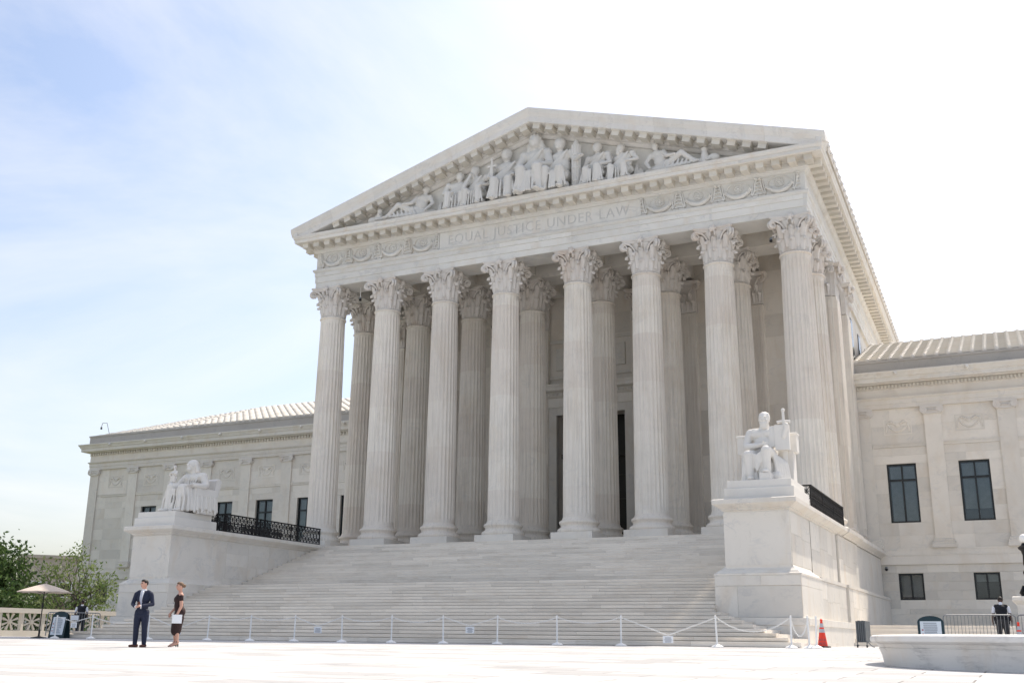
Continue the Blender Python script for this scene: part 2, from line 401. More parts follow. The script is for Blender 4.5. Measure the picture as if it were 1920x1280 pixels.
# ================================================================== COLUMNS
def shaft_mesh():
    b = MB(); N = 24; S = 6; H0, H1 = 6.28, 19.05; rings = []
    lv = [0, .012, .02, .1, .25, .4, .55, .7, .85, .975, .985, 1]
    for t in lv:
        z = H0+(H1-H0)*t; r = .865-.115*t**1.6; fl = 0.0 if t in (0, .012, .985, 1) else .055
        ring = []
        for j in range(N*S):
            u = (j % S)/S; d = fl*math.sin(math.pi*min(1, max(0, (u-.12)/.88)))**.7 if u > .12 else 0
            a = 2*math.pi*j/(N*S); ring.append(((r-d)*math.cos(a), (r-d)*math.sin(a), z))
        rings.append(ring)
    b.loft(rings)
    b.lathe([(.72, 19.03), (.78, 19.05), (.815, 19.09), (.815, 19.13), (.78, 19.17), (.70, 19.19)], 40)
    return b.mesh('column', 'column', 35)
def base_mesh():
    b = MB(); z = 5.48
    pr = [(.6, z), (1.13, z), (1.16, z+.05), (1.17, z+.12), (1.15, z+.19), (1.10, z+.23), (1.04, z+.24), (1.03, z+.27), (.985, z+.31), (.97, z+.36), (.985, z+.41), (1.01, z+.44), (1.01, z+.46), (1.05, z+.48), (1.07, z+.54), (1.05, z+.61), (1.0, z+.64), (.95, z+.65), (.945, z+.68), (.91, z+.71), (.885, z+.80), (.5, z+.805)]
    b.lathe(pr, 56); return b.mesh('base', 'column', 50)
def leaf(b, ang, r0, z0, h, w, curl, out, lobes=4):
    nu, nv = 12, 7; top = []; bot = []
    for i in range(nu+1):
        u = i/nu
        if u < .72: rr = r0 + .10*u + out*.25*u*u; zz = z0 + h*(u/.72)*.96
        else:
            a = (u-.72)/.28*math.pi*1.15
            rr = r0 + .10*.72 + out*.13 + curl*(1-math.cos(a))*.75; zz = z0 + h*.96 + curl*math.sin(a)*.9
        ww = w*(.62+.5*math.sin(math.pi*min(1, u*1.05))**.7)*(1 if u < .8 else 1-.6*(u-.8)/.2)
        ww *= 1 + .12*math.cos(u*lobes*2*math.pi)
        rt_, rb_ = [], []
        for j in range(nv):
            v = (j/(nv-1)-.5)*2
            ridge = .045*(1-abs(v))**1.0 - .02*abs(math.sin(v*math.pi*2.5))
            rad = rr + ridge - .05*v*v
            a = ang + v*ww/rr
            rt_.append((rad*math.cos(a), rad*math.sin(a), zz)); rb_.append(((rad-.055)*math.cos(a), (rad-.055)*math.sin(a), zz-.012))
        top.append(rt_); bot.append(rb_)
    rings = [t + bb[::-1] for t, bb in zip(top, bot)]
    b.loft(rings)
def spiral(b, ang_face, side, r0, z0, r1, z1, ang0, ang1, rad, turns, th):
    pts = []; rs = []
    for i in range(9):
        t = i/8; a = ang0 + (ang1-ang0)*t**1.3; r = r0 + (r1-r0)*t**2.0; z = z0 + (z1-z0)*math.sin(t*math.pi/2)**.9
        pts.append(Vector((r*math.cos(a), r*math.sin(a), z))); rs.append(th*(.8+.5*t))
    end = pts[-1]; d = Vector((math.cos(ang1), math.sin(ang1), 0))
    n = int(12*turns)
    for i in range(1, n+1):
        ph = 2*math.pi*turns*i/n; k = rad*(1-.75*i/n)
        c = end - Vector((0, 0, rad)) 
        pts.append(c + d*(k*math.sin(ph)) + Vector((0, 0, k*math.cos(ph)))); rs.append(th*(1.3-.5*i/n))
    b.tube(pts, rs, 6)
def capital_mesh():
    b = MB()
    b.lathe([(.55, .0), (.70, .03), (.70, .5), (.72, .9), (.78, 1.3), (.90, 1.60), (.90, 1.66), (.5, 1.67)], 32)
    # vertical reeds behind the lower leaves
    for k in range(32):
        a = 2*math.pi*k/32; b.tube([(.715*math.cos(a), .715*math.sin(a), .05), (.725*math.cos(a), .725*math.sin(a), .62)], .032, 5)
    for k in range(8): leaf(b, math.pi/8+k*math.pi/4+math.pi/8, .73, .05, .58, .20, .13, .12)
    for k in range(8): leaf(b, k*math.pi/4+math.pi/8, .74, .25, .78, .21, .17, .22, 5)
    for k in range(4):
        dg = math.pi/4+k*math.pi/2
        for s in (-1, 1):
            spiral(b, 0, s, .78, .85, 1.30, 1.66, dg+s*.42, dg+s*.05, .20, 1.6, .055)
            fc = dg+s*math.pi/4
            spiral(b, 0, s, .78, .85, .93, 1.60, dg+s*.46, fc-s*.12, .12, 1.4, .042)
        leaf(b, dg, .86, .75, .62, .20, .16, .75, 4)
        # leaf under the abacus on each face, and the fleuron
        fc = k*math.pi/2; ca, sa = math.cos(fc), math.sin(fc)
        leaf(b, fc, .80, .75, .50, .15, .12, .2, 4)
        b.ball((.99*ca, .99*sa, 1.76), (.17, .17, .17), 10, 6)
        for j in range(6):
            aj = j*math.pi/3; b.ball((1.03*ca - sa*.15*math.cos(aj), 1.03*sa + ca*.15*math.cos(aj), 1.76+.15*math.sin(aj)), .07, 6, 5)
    # concave-sided abacus with cut corners
    def ab(sc, z):
        pts = []
        for k in range(4):
            d = k*math.pi/2
            for i in range(9):
                t = -1+2*i/8; x = .90 + .155*abs(t)**2.2; y = t*.99
                x, y = x*sc, y*sc
                pts.append((x*math.cos(d)-y*math.sin(d), x*math.sin(d)+y*math.cos(d), z))
        return pts
    b.loft([ab(.90, 1.655), ab(.93, 1.70), ab(.955, 1.76), ab(.955, 1.78), ab(1, 1.81), ab(1, 1.895)])
    return b.mesh('capital', 'capital', 40)
SHAFT, CBASE, CAPM = shaft_mesh(), base_mesh(), capital_mesh()
PLINTH = MB().sweep([(0, F), (.0, F+.36), (-.012, F+.372)], -1.15, 1.15, -1.15, 1.15).mesh('plinth', 'pedestal')
for y in (0.0, ROW2):
    for x in CX:
        c = put('column', SHAFT, hall, (x, y, 0), rz=rnd.choice([0, 1, 2, 3])*math.pi/2)
        put('base', CBASE, c); put('plinth', PLINTH, c); put('capital', CAPM, c, (0, 0, 19.16))

# ================================================================== PORTICO WALL, DOOR, PILASTERS
def ashlar(parent, plane, fixed, u0, u1, z0, z1, rh, bl, mat, holes=(), depth=.3, gap=.004, seed=0, name='wall_block', sgn=-1, jit=.0015):
    """stone blocks on a wall; plane 'y' faces -Y at Y=fixed, plane 'x' faces +/-X at X=fixed"""
    q = random.Random(seed); z = z0; row = 0; nr = max(1, round((z1-z0)/rh)); rh = (z1-z0)/nr
    cuts = sorted(set([z0+i*rh for i in range(nr+1)]))
    for i in range(nr):
        za, zb = z0+i*rh, z0+(i+1)*rh
        spans = [(u0, u1)]
        for (ha, hb, hz0, hz1) in holes:
            if hz0 < zb-1e-4 and hz1 > za+1e-4:
                ns = []
                for a, c in spans:
                    if hb <= a or ha >= c: ns.append((a, c)); continue
                    if ha > a: ns.append((a, ha))
                    if hb < c: ns.append((hb, c))
                spans = ns
        for a, c in spans:
            L = c-a; k = max(1, round(L/bl)); off = (.5 if row % 2 else 0)*(1 if k > 1 else 0)
            edges = [a]+[a+L*(j+off)/k for j in range(0 if off else 1, k)]+[c]
            for e0, e1 in zip(edges[:-1], edges[1:]):
                if e1-e0 < .05: continue
                d = q.uniform(-jit, jit)
                bb = MB()
                if plane == 'y': bb.box(e0+gap/2, e1-gap/2, fixed+d, fixed+depth, za+gap/2, zb-gap/2)
                else: bb.box(fixed-sgn*d, fixed-sgn*depth, e0+gap/2, e1-gap/2, za+gap/2, zb-gap/2)
                bb.build(name, mat, parent)
        row += 1
pw = MB()                                         # rear wall of the porch, opening for the door
DX, DZ = 2.25, 13.55
pw.box(-14.9, -DX, WALLY+.02, 9.2, F, 22.3).box(DX, 14.9, WALLY+.02, 9.2, F, 22.3).box(-DX, DX, WALLY+.02, 9.2, DZ, 22.3)
pwo = pw.build('porch_wall', 'wing', hall)
ashlar(pwo, 'y', WALLY, -14.9, 14.9, F, 21.2, 1.34, 2.6, 'wing', [(-DX, DX, F, DZ)], .25, seed=3)
dt = MB()                                         # door surround
for s in (-1, 1): dt.box(s*DX, s*(DX+.62), 7.38, 7.75, F, DZ+.02); dt.box(s*(DX+.62), s*(DX+.72), 7.33, 7.75, F, DZ+.5)
dt.box(-DX-.62, DX+.62, 7.381, 7.75, DZ, DZ+.5)
dt.build('door_surround', 'facade', hall)
dc = MB(); dc.box(-3.2, 3.2, 7.30, 7.7, 14.05, 14.62)
dc.sweep([(-.1, 14.62), (.12, 14.70), (.12, 14.95), (.42, 15.02), (.42, 15.2), (.52, 15.35), (.52, 15.42)], -3.1, 3.1, 7.25, 7.7)
dc.build('door_cornice', 'facade', hall)
dm = MB().box(-.05, .05, -.12, 0, 0, .17).mesh('dentil', 'facade')
for i in range(38): put('dentil', dm, hall, (-3.1+i*.1676, 7.14, 14.72))
pn = MB()
for (x0, x1) in ((-3.0, 3.0),):
    for (a, c, z0, z1) in ((x0, x1, 15.9, 18.4),):
        pn.box(a, c, 7.50, 7.62, z1-.18, z1); pn.box(a, c, 7.50, 7.62, z0, z0+.18); pn.box(a, a+.18, 7.503, 7.62, z0+.18, z1-.18); pn.box(c-.18, c, 7.503, 7.62, z0+.18, z1-.18)
        pn.box(a+.7, c-.7, 7.46, 7.62, z0+.55, z1-.55)
pn.build('wall_panel_frame', 'facade', hall)
door = MB().box(-DX-.02, DX+.02, 8.55, 8.7, F, DZ+.02).build('bronze_door', 'bronze', hall)
for s in (-1, 1):
    for i in range(4): MB().box(s*.18, s*2.05, 8.48, 8.56, F+.35+i*1.45, F+1.55+i*1.45).build('door_panel', 'bronze', door)
MB().box(-DX, DX, 8.2, 8.56, 10.95, 11.25).build('door_transom', 'bronze', door)
pm = MB(); pm.box(-.68, .68, 0, .4, F+.001, 19.1)
pms = pm.mesh('pilaster', 'column')
fl = MB()
for i in range(6): fl.box(-.60+i*.21, -.60+i*.21+.13, -.03, .05, 6.4, 18.9)
flm = fl.mesh('flute_rib', 'column')
pb = MB().sweep([(.0, F+.0), (.16, F+.002), (.16, F+.4), (.13, F+.5), (.15, F+.6), (.05, F+.75), (.10, F+.85), (.02, F+.95), (-.05, F+.97)], -.68, .68, .0, .3).mesh('base', 'column')
def pil_cap():
    b = MB(); b.box(-.70, .70, .02, .3, 0, 1.68)
    for x in (-.5, -.17, .17, .5):
        bb = MB(); leaf(bb, 0, .3, .05, .55, .17, .13, .12); b.add([(y*1.0+x, .35-xx, z) for xx, y, z in bb.v], bb.f)
    for x in (-.34, 0, .34):
        bb = MB(); leaf(bb, 0, .3, .30, .75, .16, .16, .2); b.add([(y+x, .35-xx, z) for xx, y, z in bb.v], bb.f)
    for s in (-1, 1):
        pts = []; rs = []
        for i in range(8): t = i/7; pts.append((s*(.25+.50*t**1.4), -.03-.22*t, .85+.78*math.sin(t*math.pi/2))); rs.append(.06)
        for i in range(1, 18): ph = 2*math.pi*1.5*i/17; k = .19*(1-.7*i/17); pts.append((s*(.75+k*math.sin(ph)), -.27, 1.63-.19+k*math.cos(ph))); rs.append(.065)
        b.tube(pts, rs, 6)
    b.sweep([(0, 1.66), (.08, 1.74), (.08, 1.78), (.14, 1.82), (.14, 1.895)], -.84, .84, -.24, .3)
    b.ball((0, -.40, 1.76), .15, 8, 6)
    return b.mesh('capital', 'capital', 40)
PCAP = pil_cap()
def pilaster(x, y, rz):
    p = put('pilaster', pms, hall, (x, y, 0), rz); put('flute_rib', flm, p); put('base', pb, p, (0, .0, 0)); put('capital', PCAP, p, (0, 0, 19.14)); return p
for x in (-14.15, -10.23, -6.23, -2.9*1.0-.55, 2.9+.55, 6.23, 10.23, 14.15): pilaster(x, 7.25, 0)
for s in (-1, 1):
    for y in (8.1, 12.0): pilaster(s*15.05, y, s*math.pi/2)
    MB().box(s*14.2, s*14.82, 7.62, 48, F, 21.3).build('flank_wall', 'facade', hall)
# clerestory windows on the right flank above the wing roof
for y in (16.4, 20.6, 24.8):
    x_ = -1.05*(y-7.62)/40.4+.015; f = MB().box(14.80+x_, 14.86+x_, y-.45, y+.45, 16.8, 20.3).build('window', 'frame', hall)
    MB().box(14.86+x_, 14.87+x_, y-.38, y-.03, 17.0, 20.2).box(14.86+x_, 14.87+x_, y+.03, y+.38, 17.0, 20.2).build('pane', 'glass', f)

# ================================================================== ENTABLATURE
EX, EY = 15.10, -.85
def tx(y): return max(0.0, (y-EY)/49.0)*1.05
def taper(o):
    o.data = o.data.copy() if o.data.users > 1 else o.data
    for v in o.data.vertices:
        if v.co.y > 9: v.co.x -= math.copysign(tx(v.co.y), v.co.x) if abs(v.co.x) > .5 else 0
    return o
for o_ in [c for c in hall.children if c.name.startswith('flank_wall')]: taper(o_)
def arch_prof(o): return [(-1.7, 21.06), (0.0, 21.06), (0.0, 21.40), (.035, 21.42), (.035, 21.80), (.07, 21.82), (.07, 22.06), (.11, 22.09), (.17, 22.18), (.17, 22.268), (-1.7, 22.268)]
def frame_run(prof, x0, x1, y0, y1, parent, name, mat):
    """U-shaped beam: front along X, sides along Y, mitred; prof = (offset outward, z)"""
    path = [(x0, y1, -1, 0), (x0, y0, -1, -1), (x1, y0, 1, -1), (x1, y1, 1, 0)]
    b = MB(); b.loft([[(px+o*dx, py+o*dy, z) for o, z in prof] for px, py, dx, dy in path]); return b.build(name, mat, parent)
arch = taper(frame_run(arch_prof(0), -EX, EX, EY, 48, hall, 'architrave', 'frieze'))
# joints of the architrave show as separate stones: thin proud faces on the front
ax = [-14.95, -10.229, -6.229, -2.229, 2.229, 6.229, 10.229, 14.95]
for a, c in zip(ax[:-1], ax[1:]):
    for (z0, z1, o) in ((21.07, 21.40, .0), (21.425, 21.80, .035), (21.825, 22.06, .07)):
        MB().box(a+.004, c-.004, EY-o-.014, EY-o+.05, z0, z1).build('architrave_stone', 'frieze', arch)
# ceiling, beams
MB().box(-EX+.2, EX-.2, EY+.2, WALLY+1, 22.30, 22.6).build('ceiling', 'facade', hall)
for x in CX:
    MB().box(x-.55, x+.55, .65, ROW2-.8, 21.25, 22.31).build('ceiling_beam', 'facade', hall); MB().box(x-.55, x+.55, ROW2+.8, 7.7, 21.25, 22.31).build('ceiling_beam', 'facade', hall)
MB().box(-13.5, 13.5, ROW2-.81, ROW2+.81, 21.06, 22.312).build('ceiling_beam', 'facade', hall)
cf = MB()
for i in range(3): cf.box(-1.45+i*1.0, -1.45+i*1.0+.15, -.9, .9, -.28, 0)
for i in range(2): cf.box(-1.44, 1.44, -.35+i*.6, -.35+i*.6+.15, -.281, -.002)
cfm = cf.mesh('coffer_rib', 'facade')
for a, c in zip(CX[:-1], CX[1:]):
    for y in (1.75, 5.6): put('coffer_rib', cfm, hall, ((a+c)/2, y, 22.30))
# frieze + cornice, solid from the ceiling up
fr = MB().sweep([(-.35, 22.27), (0, 22.27), (0, 23.33), (.10, 23.36), (.16, 23.44), (.16, 23.47), (.24, 23.52), (.24, 23.83), (.30, 23.86)], -EX, EX, EY, 48).build('frieze', 'frieze', hall); taper(fr)
co = MB().sweep([(-.3, 23.862), (1.02, 23.862), (1.05, 23.885), (1.05, 24.07), (1.09, 24.09), (1.10, 24.14), (1.13, 24.20), (1.13, 24.33), (.9, 24.36)], -EX, EX, EY, 48).build('cornice', 'facade', hall); taper(co)
mdm = MB().sweep([(-.05, -.31), (0, -.29), (0, -.03), (.04, -.02), (.04, .012)], -.20, .20, -.62, .06).mesh('modillion', 'soffit')
n = 39
for i in range(n): put('modillion', mdm, hall, (-15.45+i*30.9/(n-1), EY-.24, 23.845))
for i in range(46): put('modillion', mdm, hall, (EX+.24-tx(-.72+i*.8132), -.72+i*.8132, 23.845), math.pi/2)
for i in range(4): put('modillion', mdm, hall, (-EX-.24, -.72+i*.8132, 23.845), -math.pi/2)
# corona stones along the front, joints every column
for i in range(8):
    a = -15.95+i*31.9/8; MB().box(a+.004, a+31.9/8-.004, EY-1.066, EY-1.0, 23.89, 24.065).build('corona_stone', 'facade', co)
# gutter (cyma) along the flanks, with lion-head spouts / antefixes
for s in (-1, 1):
    pr = [(s*(EX+.85), 24.30), (s*(EX+1.06), 24.30), (s*(EX+1.10), 24.38), (s*(EX+1.20), 24.50), (s*(EX+1.28), 24.66), (s*(EX+1.28), 24.78), (s*(EX+.85), 24.78)]
    taper(MB().prism(pr, -1.95, 48, 'y').build('gutter', 'rake', hall))
am = Form().ell((.0, 0, .02), (.13, .16, .17)).ell((.09, 0, -.03), (.10, .09, .08)).ell((0, .12, .1), (.07, .06, .07)).ell((0, -.12, .1), (.07, .06, .07)).ell((0, 0, .18), (.06, .10, .08)).mesh('gutter_ornament', ['rake'], .03, 1)
for i in range(40): put('gutter_ornament', am, hall, (EX+1.24-tx(-.6+i*1.0), -.6+i*1.0, 24.56), scale=(.62, .8, .8))

# ================================================================== PEDIMENT
XE, ZE, ZA = 16.40, 24.80, 29.72
SL = (ZA-ZE)/XE
def zl(x): return ZA-SL*abs(x)
tym = MB().prism([(-15.2, 24.30), (15.2, 24.30), (0, zl(0)-.55)], -.55, .2, 'y').build('tympanum', 'frieze', hall)
PROF = [(0, -2.05), (.10, -2.05), (.14, -2.03), (.26, -1.99), (.40, -1.90), (.46, -1.88), (.48, -1.86), (.80, -1.85), (.83, -1.80), (.83, -1.10), (1.0, -1.08), (1.02, -1.0), (1.12, -.95), (1.16, -.82), (1.30, -.74), (1.34, -.70), (1.34, -.45), (0, -.45)]
def rake_run(a, c, s, prof=PROF):
    b = MB(); rings = []
    for x in (a, c):
        rg = []
        for t, y in prof:
            xx = x
            if x == XE: xx = XE - max(0, (t-.48))/SL
            rg.append((s*xx, y, zl(xx)-t))
        rings.append(rg)
    return b.loft(rings)
for s in (-1, 1):
    xs = [XE, 13.4, 10.4, 7.5, 5.0, 2.6, 0]
    for a, c in zip(xs[:-1], xs[1:]):
        rake_run(a - (.003 if a != XE else 0), c + (.003 if c else 0), s).build('raking_cornice_stone', 'rake', hall)
    ang = math.atan(SL)*s
    rm_ = MB().box(-.22, .22, -.62, .05, -.30, .02).box(-.25, .25, -.66, .05, -.05, .021).mesh('modillion', 'soffit')
    for i in range(19):
        x = .45+i*.80
        if zl(x)-1.2 < 24.42: continue
        put('modillion', rm_, hall, (s*x, -1.10, zl(x)-.845), rot=(0, ang, 0))
roof = MB()
for s in (-1, 1): roof.prism([(s*(XE-.1), zl(XE-.1)-.02), (0, ZA-.02), (0, ZA-.5), (s*(XE-.1), zl(XE-.1)-.5)], -.46, 48, 'y')
taper(roof.build('main_roof', 'tile', hall))

# inscription: letters cut as holes through a thin slab laid over the frieze
def inscription():
    cu = bpy.data.curves.new('inscription', 'FONT'); cu.body = 'EQUAL JUSTICE UNDER LAW'; cu.size = .84; cu.space_character = 1.12; cu.space_word = 1.15; cu.resolution_u = 3; cu.align_x = 'CENTER'; cu.extrude = .03
    o = bpy.data.objects.new('tmp', cu); COL.objects.link(o)
    dg = bpy.context.evaluated_depsgraph_get(); dg.update()
    me = bpy.data.meshes.new_from_object(o.evaluated_get(dg)); bpy.data.objects.remove(o); me.materials.clear(); me.materials.append(MAT['groove_shade'])
    xs = [v.co.x for v in me.vertices]; k = 11.3/(max(xs)-min(xs)); xm = (max(xs)+min(xs))/2
    for v in me.vertices: v.co = ((v.co.x-xm)*k, -v.co.z, v.co.y)
    bm = bmesh.new(); bm.from_mesh(me); bmesh.ops.remove_doubles(bm, verts=bm.verts, dist=1e-5); bmesh.ops.recalc_face_normals(bm, faces=bm.faces); bm.to_mesh(me); bm.free()
    cutter = bpy.data.objects.new('tmp_cut', me); COL.objects.link(cutter)
    pnl = bpy.data.objects.new('tmp_panel', MB().box(-6.26, 6.26, -.012, .06, -.20, .80).mesh('inscription_panel', 'frieze')); COL.objects.link(pnl)
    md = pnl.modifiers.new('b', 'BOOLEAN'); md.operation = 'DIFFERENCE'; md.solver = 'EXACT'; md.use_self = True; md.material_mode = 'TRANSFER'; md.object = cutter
    dg = bpy.context.evaluated_depsgraph_get(); dg.update()
    res = bpy.data.meshes.new_from_object(pnl.evaluated_get(dg)); res.name = 'inscription_panel'
    bpy.data.objects.remove(pnl); bpy.data.objects.remove(cutter)
    put('inscription_panel', res, fr, (.04, EY-.035, 22.53), label='frieze panel with the incised words EQUAL JUSTICE UNDER LAW')
inscription()
# garland reliefs on the frieze
def garland():
    b = MB(); Wd = 2.12; q = random.Random(5)
    for s in (-1, 1):                              # splayed ribbons of the two half stands
        x = s*Wd/2
        b.tube([(x-s*.10, 0, .98), (x-s*.14, -.02, .75), (x-s*.20, 0, .4), (x-s*.30, 0, .10)], [.05, .06, .05, .07], 5)
        b.tube([(x-s*.20, 0, .95), (x-s*.27, -.02, .6), (x-s*.36, 0, .15)], [.035, .045, .06], 5)
        for z in (.12, .35, .55, .75, .92): b.box(x-s*.001, x-s*(.24-.16*z), -.05, .02, z, z+.05)
        b.box(x-s*.001, x-s*.16, -.09, .02, .96, 1.02); b.box(x-s*.001, x-s*.30, -.05, .02, .02, .08)
    for i in range(23):
        t = -1+i/11; x = t*.66; z = .14+.36*t*t; rr = .10+.045*(1-t*t)
        b.ball((x, -.02, z), (rr*.9, rr*.75, rr), 8, 6)
        for k in range(3): b.ball((x+q.uniform(-.06, .06), -.07+q.uniform(-.01, .02), z+q.uniform(-.08, .08)), q.uniform(.03, .05), 5, 4)
    ring = [(.26*math.cos(a), -.01, .66+.24*math.sin(a)) for a in [2*math.pi*j/20 for j in range(21)]]
    b.tube(ring, .018, 5); b.ball((0, 0, .66), (.09, .03, .09), 10, 6)
    for j in range(8): a = 2*math.pi*j/8; b.ball((.15*math.cos(a), -.0, .66+.14*math.sin(a)), (.045, .02, .045), 5, 4)
    for s in (-1, 1): b.tube([(s*.62, 0, .52), (s*.52, -.02, .8), (s*.35, 0, .93), (s*.12, 0, .95)], .025, 4)
    return b.mesh('garland_relief', 'frieze', 60)
GM = garland()
for s in (-1, 1):
    for i in range(4): put('garland_relief', GM, fr, (s*(7.38+i*2.14), EY-.012, 22.285), scale=(1, 1.9, 1))
    MB().box(s*6.262, s*6.33, EY-.06, EY+.05, 22.29, 23.33).build('frieze_border', 'frieze', fr)

# ---- sculpted figures of the pediment (generic robed figures in high relief)
def seated(h, turn=0.0, lean=0.0, arms='lap', wide=1.0, beard=False, veil=False, seed=0):
    """seated robed figure of overall height h, facing -Y, feet at z=0"""
    f = Form(); q = random.Random(seed)
    hx = lean
    f.ell((0, .05, .52), (.30*wide, .26, .22)); f.ell((hx*.4, .06, .82), (.27*wide, .20, .30)); f.ell((hx*.7, .06, 1.08), (.30*wide, .17, .20))
    f.cap((hx*.8, .05, 1.15), (hx, .02, 1.33), .085, .08)
    hd = Vector((hx*1.05, -.02, 1.46)); f.ell(hd, (.13, .155, .185)); f.ell(hd+Vector((0, .03, .04)), (.15, .16, .165))
    f.ell(hd+Vector((math.sin(turn)*.13, -math.cos(turn)*.13, -.01)), (.03, .04, .05)); f.ell(hd+Vector((math.sin(turn)*.08, -math.cos(turn)*.08, -.10)), (.06, .06, .06))
    if beard: f.ell(hd+Vector((math.sin(turn)*.09, -math.cos(turn)*.09, -.17)), (.08, .08, .12))
    if veil: f.cap(hd+Vector((.1, .06, 0)), (hx+.2, .08, 1.1), .07, .09); f.cap(hd+Vector((-.1, .06, 0)), (hx-.2, .08, 1.1), .07, .09)
    for s in (-1, 1):
        kx = s*(.17*wide+q.uniform(0, .06)); kz = .60+q.uniform(-.03, .05)
        f.cap((s*.13, .0, .52), (kx, -.42, kz), .15, .115); f.cap((kx, -.42, kz), (kx+s*.02, -.38+q.uniform(-.1, .05), .08), .11, .085); f.ell((kx+s*.03, -.48, .04), (.07, .15, .05))
    for i in range(9):                             # drapery folds between and beside the legs
        x = -.30+.075*i+q.uniform(-.02, .02); x *= wide
        f.cap((x*.9, -.42+.05*abs(x), .55), (x*1.15, -.42-q.uniform(0, .08), .06), .024, .030)
    f.cap((-.2*wide, -.20, .42), (.2*wide, -.20, .42), .12, .12); f.cap((-.2*wide, -.18, .16), (.2*wide, -.18, .16), .13, .13)
    for i in range(5): f.cap((hx+.24*wide-.03*i, -.10, 1.2-.05*i), (-.22*wide, -.14, .80-.06*i), .03, .04)
    for s in (-1, 1):
        sh = Vector((hx*.75+s*.31*wide, .04, 1.15)); f.ell(sh, (.12, .12, .12))
        if arms == 'lap': el, ha = (hx*.5+s*.42*wide, -.05, .80), (s*.12, -.36, .70)
        elif arms == 'chin' and s < 0: el, ha = (-.28*wide, -.38, .72), (hx*1.0-.03, -.2, 1.30)
        elif arms == 'up' and s < 0: el, ha = (-.50*wide, -.12, .92), (-.56*wide, -.30, 1.22)
        elif arms == 'right' and s > 0: el, ha = (.48*wide, -.1, .86), (.72*wide, -.28, .86)
        else: el, ha = (s*.45*wide, -.08, .80), (s*.30*wide, -.40, .68)
        f.cap(sh, el, .10, .075); f.cap(el, ha, .075, .05); f.ell(ha, (.06, .07, .05))
        hv = Vector(ha)
        for k in range(4): f.cap(hv+Vector((-.035+.023*k, -.02, 0)), hv+Vector((-.04+.027*k, -.10, -.03)), .016, .012)
    f.xf(Matrix.Scale(h/1.64, 4)); return f
def reclining(L, s=1):
    """reclining figure: head at +x side when s=1, legs towards the corner"""
    f = Form()
    f.ell((0, 0, .28), (.30, .22, .24)); f.ell((.18, 0, .52), (.24, .19, .30)); f.ell((.28, 0, .78), (.26, .17, .2))
    f.cap((.3, 0, .85), (.34, -.02, 1.02), .08, .075); f.ell((.36, -.03, 1.16), (.12, .13, .165)); f.ell((.38, .0, 1.19), (.13, .14, .15)); f.ell((.28, -.12, 1.14), (.04, .05, .06))
    f.cap((-.1, -.1, .26), (-.62, -.22, .56), .15, .11); f.cap((-.62, -.22, .56), (-1.05, -.2, .12), .105, .07)
    f.cap((-.1, .05, .22), (-.8, 0, .24), .14, .10); f.cap((-.8, 0, .24), (-1.4, -.05, .10), .10, .065); f.ell((-1.48, -.1, .10), (.12, .07, .06)); f.ell((-1.12, -.25, .08), (.12, .07, .06))
    f.cap((.52, 0, .84), (.66, -.12, .50), .10, .08); f.cap((.66, -.12, .50), (.45, -.34, .16), .075, .05)
    f.cap((.06, -.05, .84), (-.12, -.24, .56), .10, .075); f.cap((-.12, -.24, .56), (-.42, -.32, .52), .07, .05)
    for i in range(8): f.cap((-.1-.14*i, -.2, .40-.03*i), (.05-.16*i, -.26, .05), .035, .05)
    f.ell((-.4, 0, .08), (.9, .3, .12)); f.ell((.3, .05, .15), (.5, .28, .2))
    f.xf(Matrix.Diagonal((s, 1, 1, 1))) if s == 1 else None
    if s == -1:
        o = []
        for it in f.items:
            mrr = lambda v: Vector((-v.x, v.y, v.z))
            o.append(('c', mrr(it[1]), mrr(it[2]), it[3], it[4], it[5]) if it[0] == 'c' else ('e', mrr(it[1]), it[2], None, None, it[5]))
        f.items = o
    f.xf(Matrix.Scale(L/2.2, 4)); return f
PZ = 24.36
def fig(form, x, y=-1.0, rz=0, z=PZ, vox=.032, label=None):
    return put('relief_figure', form.mesh('relief_figure', ['relief'], vox, 1), tym, (x, y, z), rz, label=label, scale=(1.14, 1.0, 1.0))
fig(reclining(3.3, 1), -7.85, rz=R(8), z=PZ+.2, label='reclining carved figure left of the seated group')
fig(seated(2.60, turn=.6, lean=.05, arms='lap', wide=1.2, seed=2), -5.0, rz=R(14))
fig(seated(2.80, turn=-.4, lean=-.12, arms='chin', wide=1.22, beard=True, seed=3), -3.65, rz=R(-8))
fig(seated(3.50, turn=.3, arms='rest', wide=1.0, seed=4), -1.80, rz=R(6))
fig(seated(4.0, turn=0, arms='rest', wide=.82, veil=True, seed=5), .06, y=-1.05, label='tallest carved figure with crown at the centre')
fig(seated(3.50, turn=-.2, arms='right', wide=.95, seed=6), 1.60, rz=R(-6))
fig(seated(2.75, turn=-.5, arms='lap', wide=1.05, seed=7), 3.88, rz=R(-10))
fig(seated(2.40, turn=-.7, lean=-.05, arms='rest', wide=1.38, beard=True, seed=8), 5.35, rz=R(-14))
rf = reclining(3.2, -1); fig(rf, 7.85, rz=R(-6), z=PZ+.2, label='reclining carved figure right of the seated group')
gm = Form(); qg = random.Random(31)                 # rocky drapery ground behind and between the figures
for i in range(60):
    x = -9.3+i*.315; hgt = max(.12, .62*(1-abs(x)/12)+qg.uniform(-.1, .22)); gm.ell((x, qg.uniform(-.05, .15), hgt*.4), (.30, .30, hgt*.6)); gm.cap((x-.15, -.3, .1), (x+qg.uniform(-.1, .2), -.12, hgt), .05, .04)
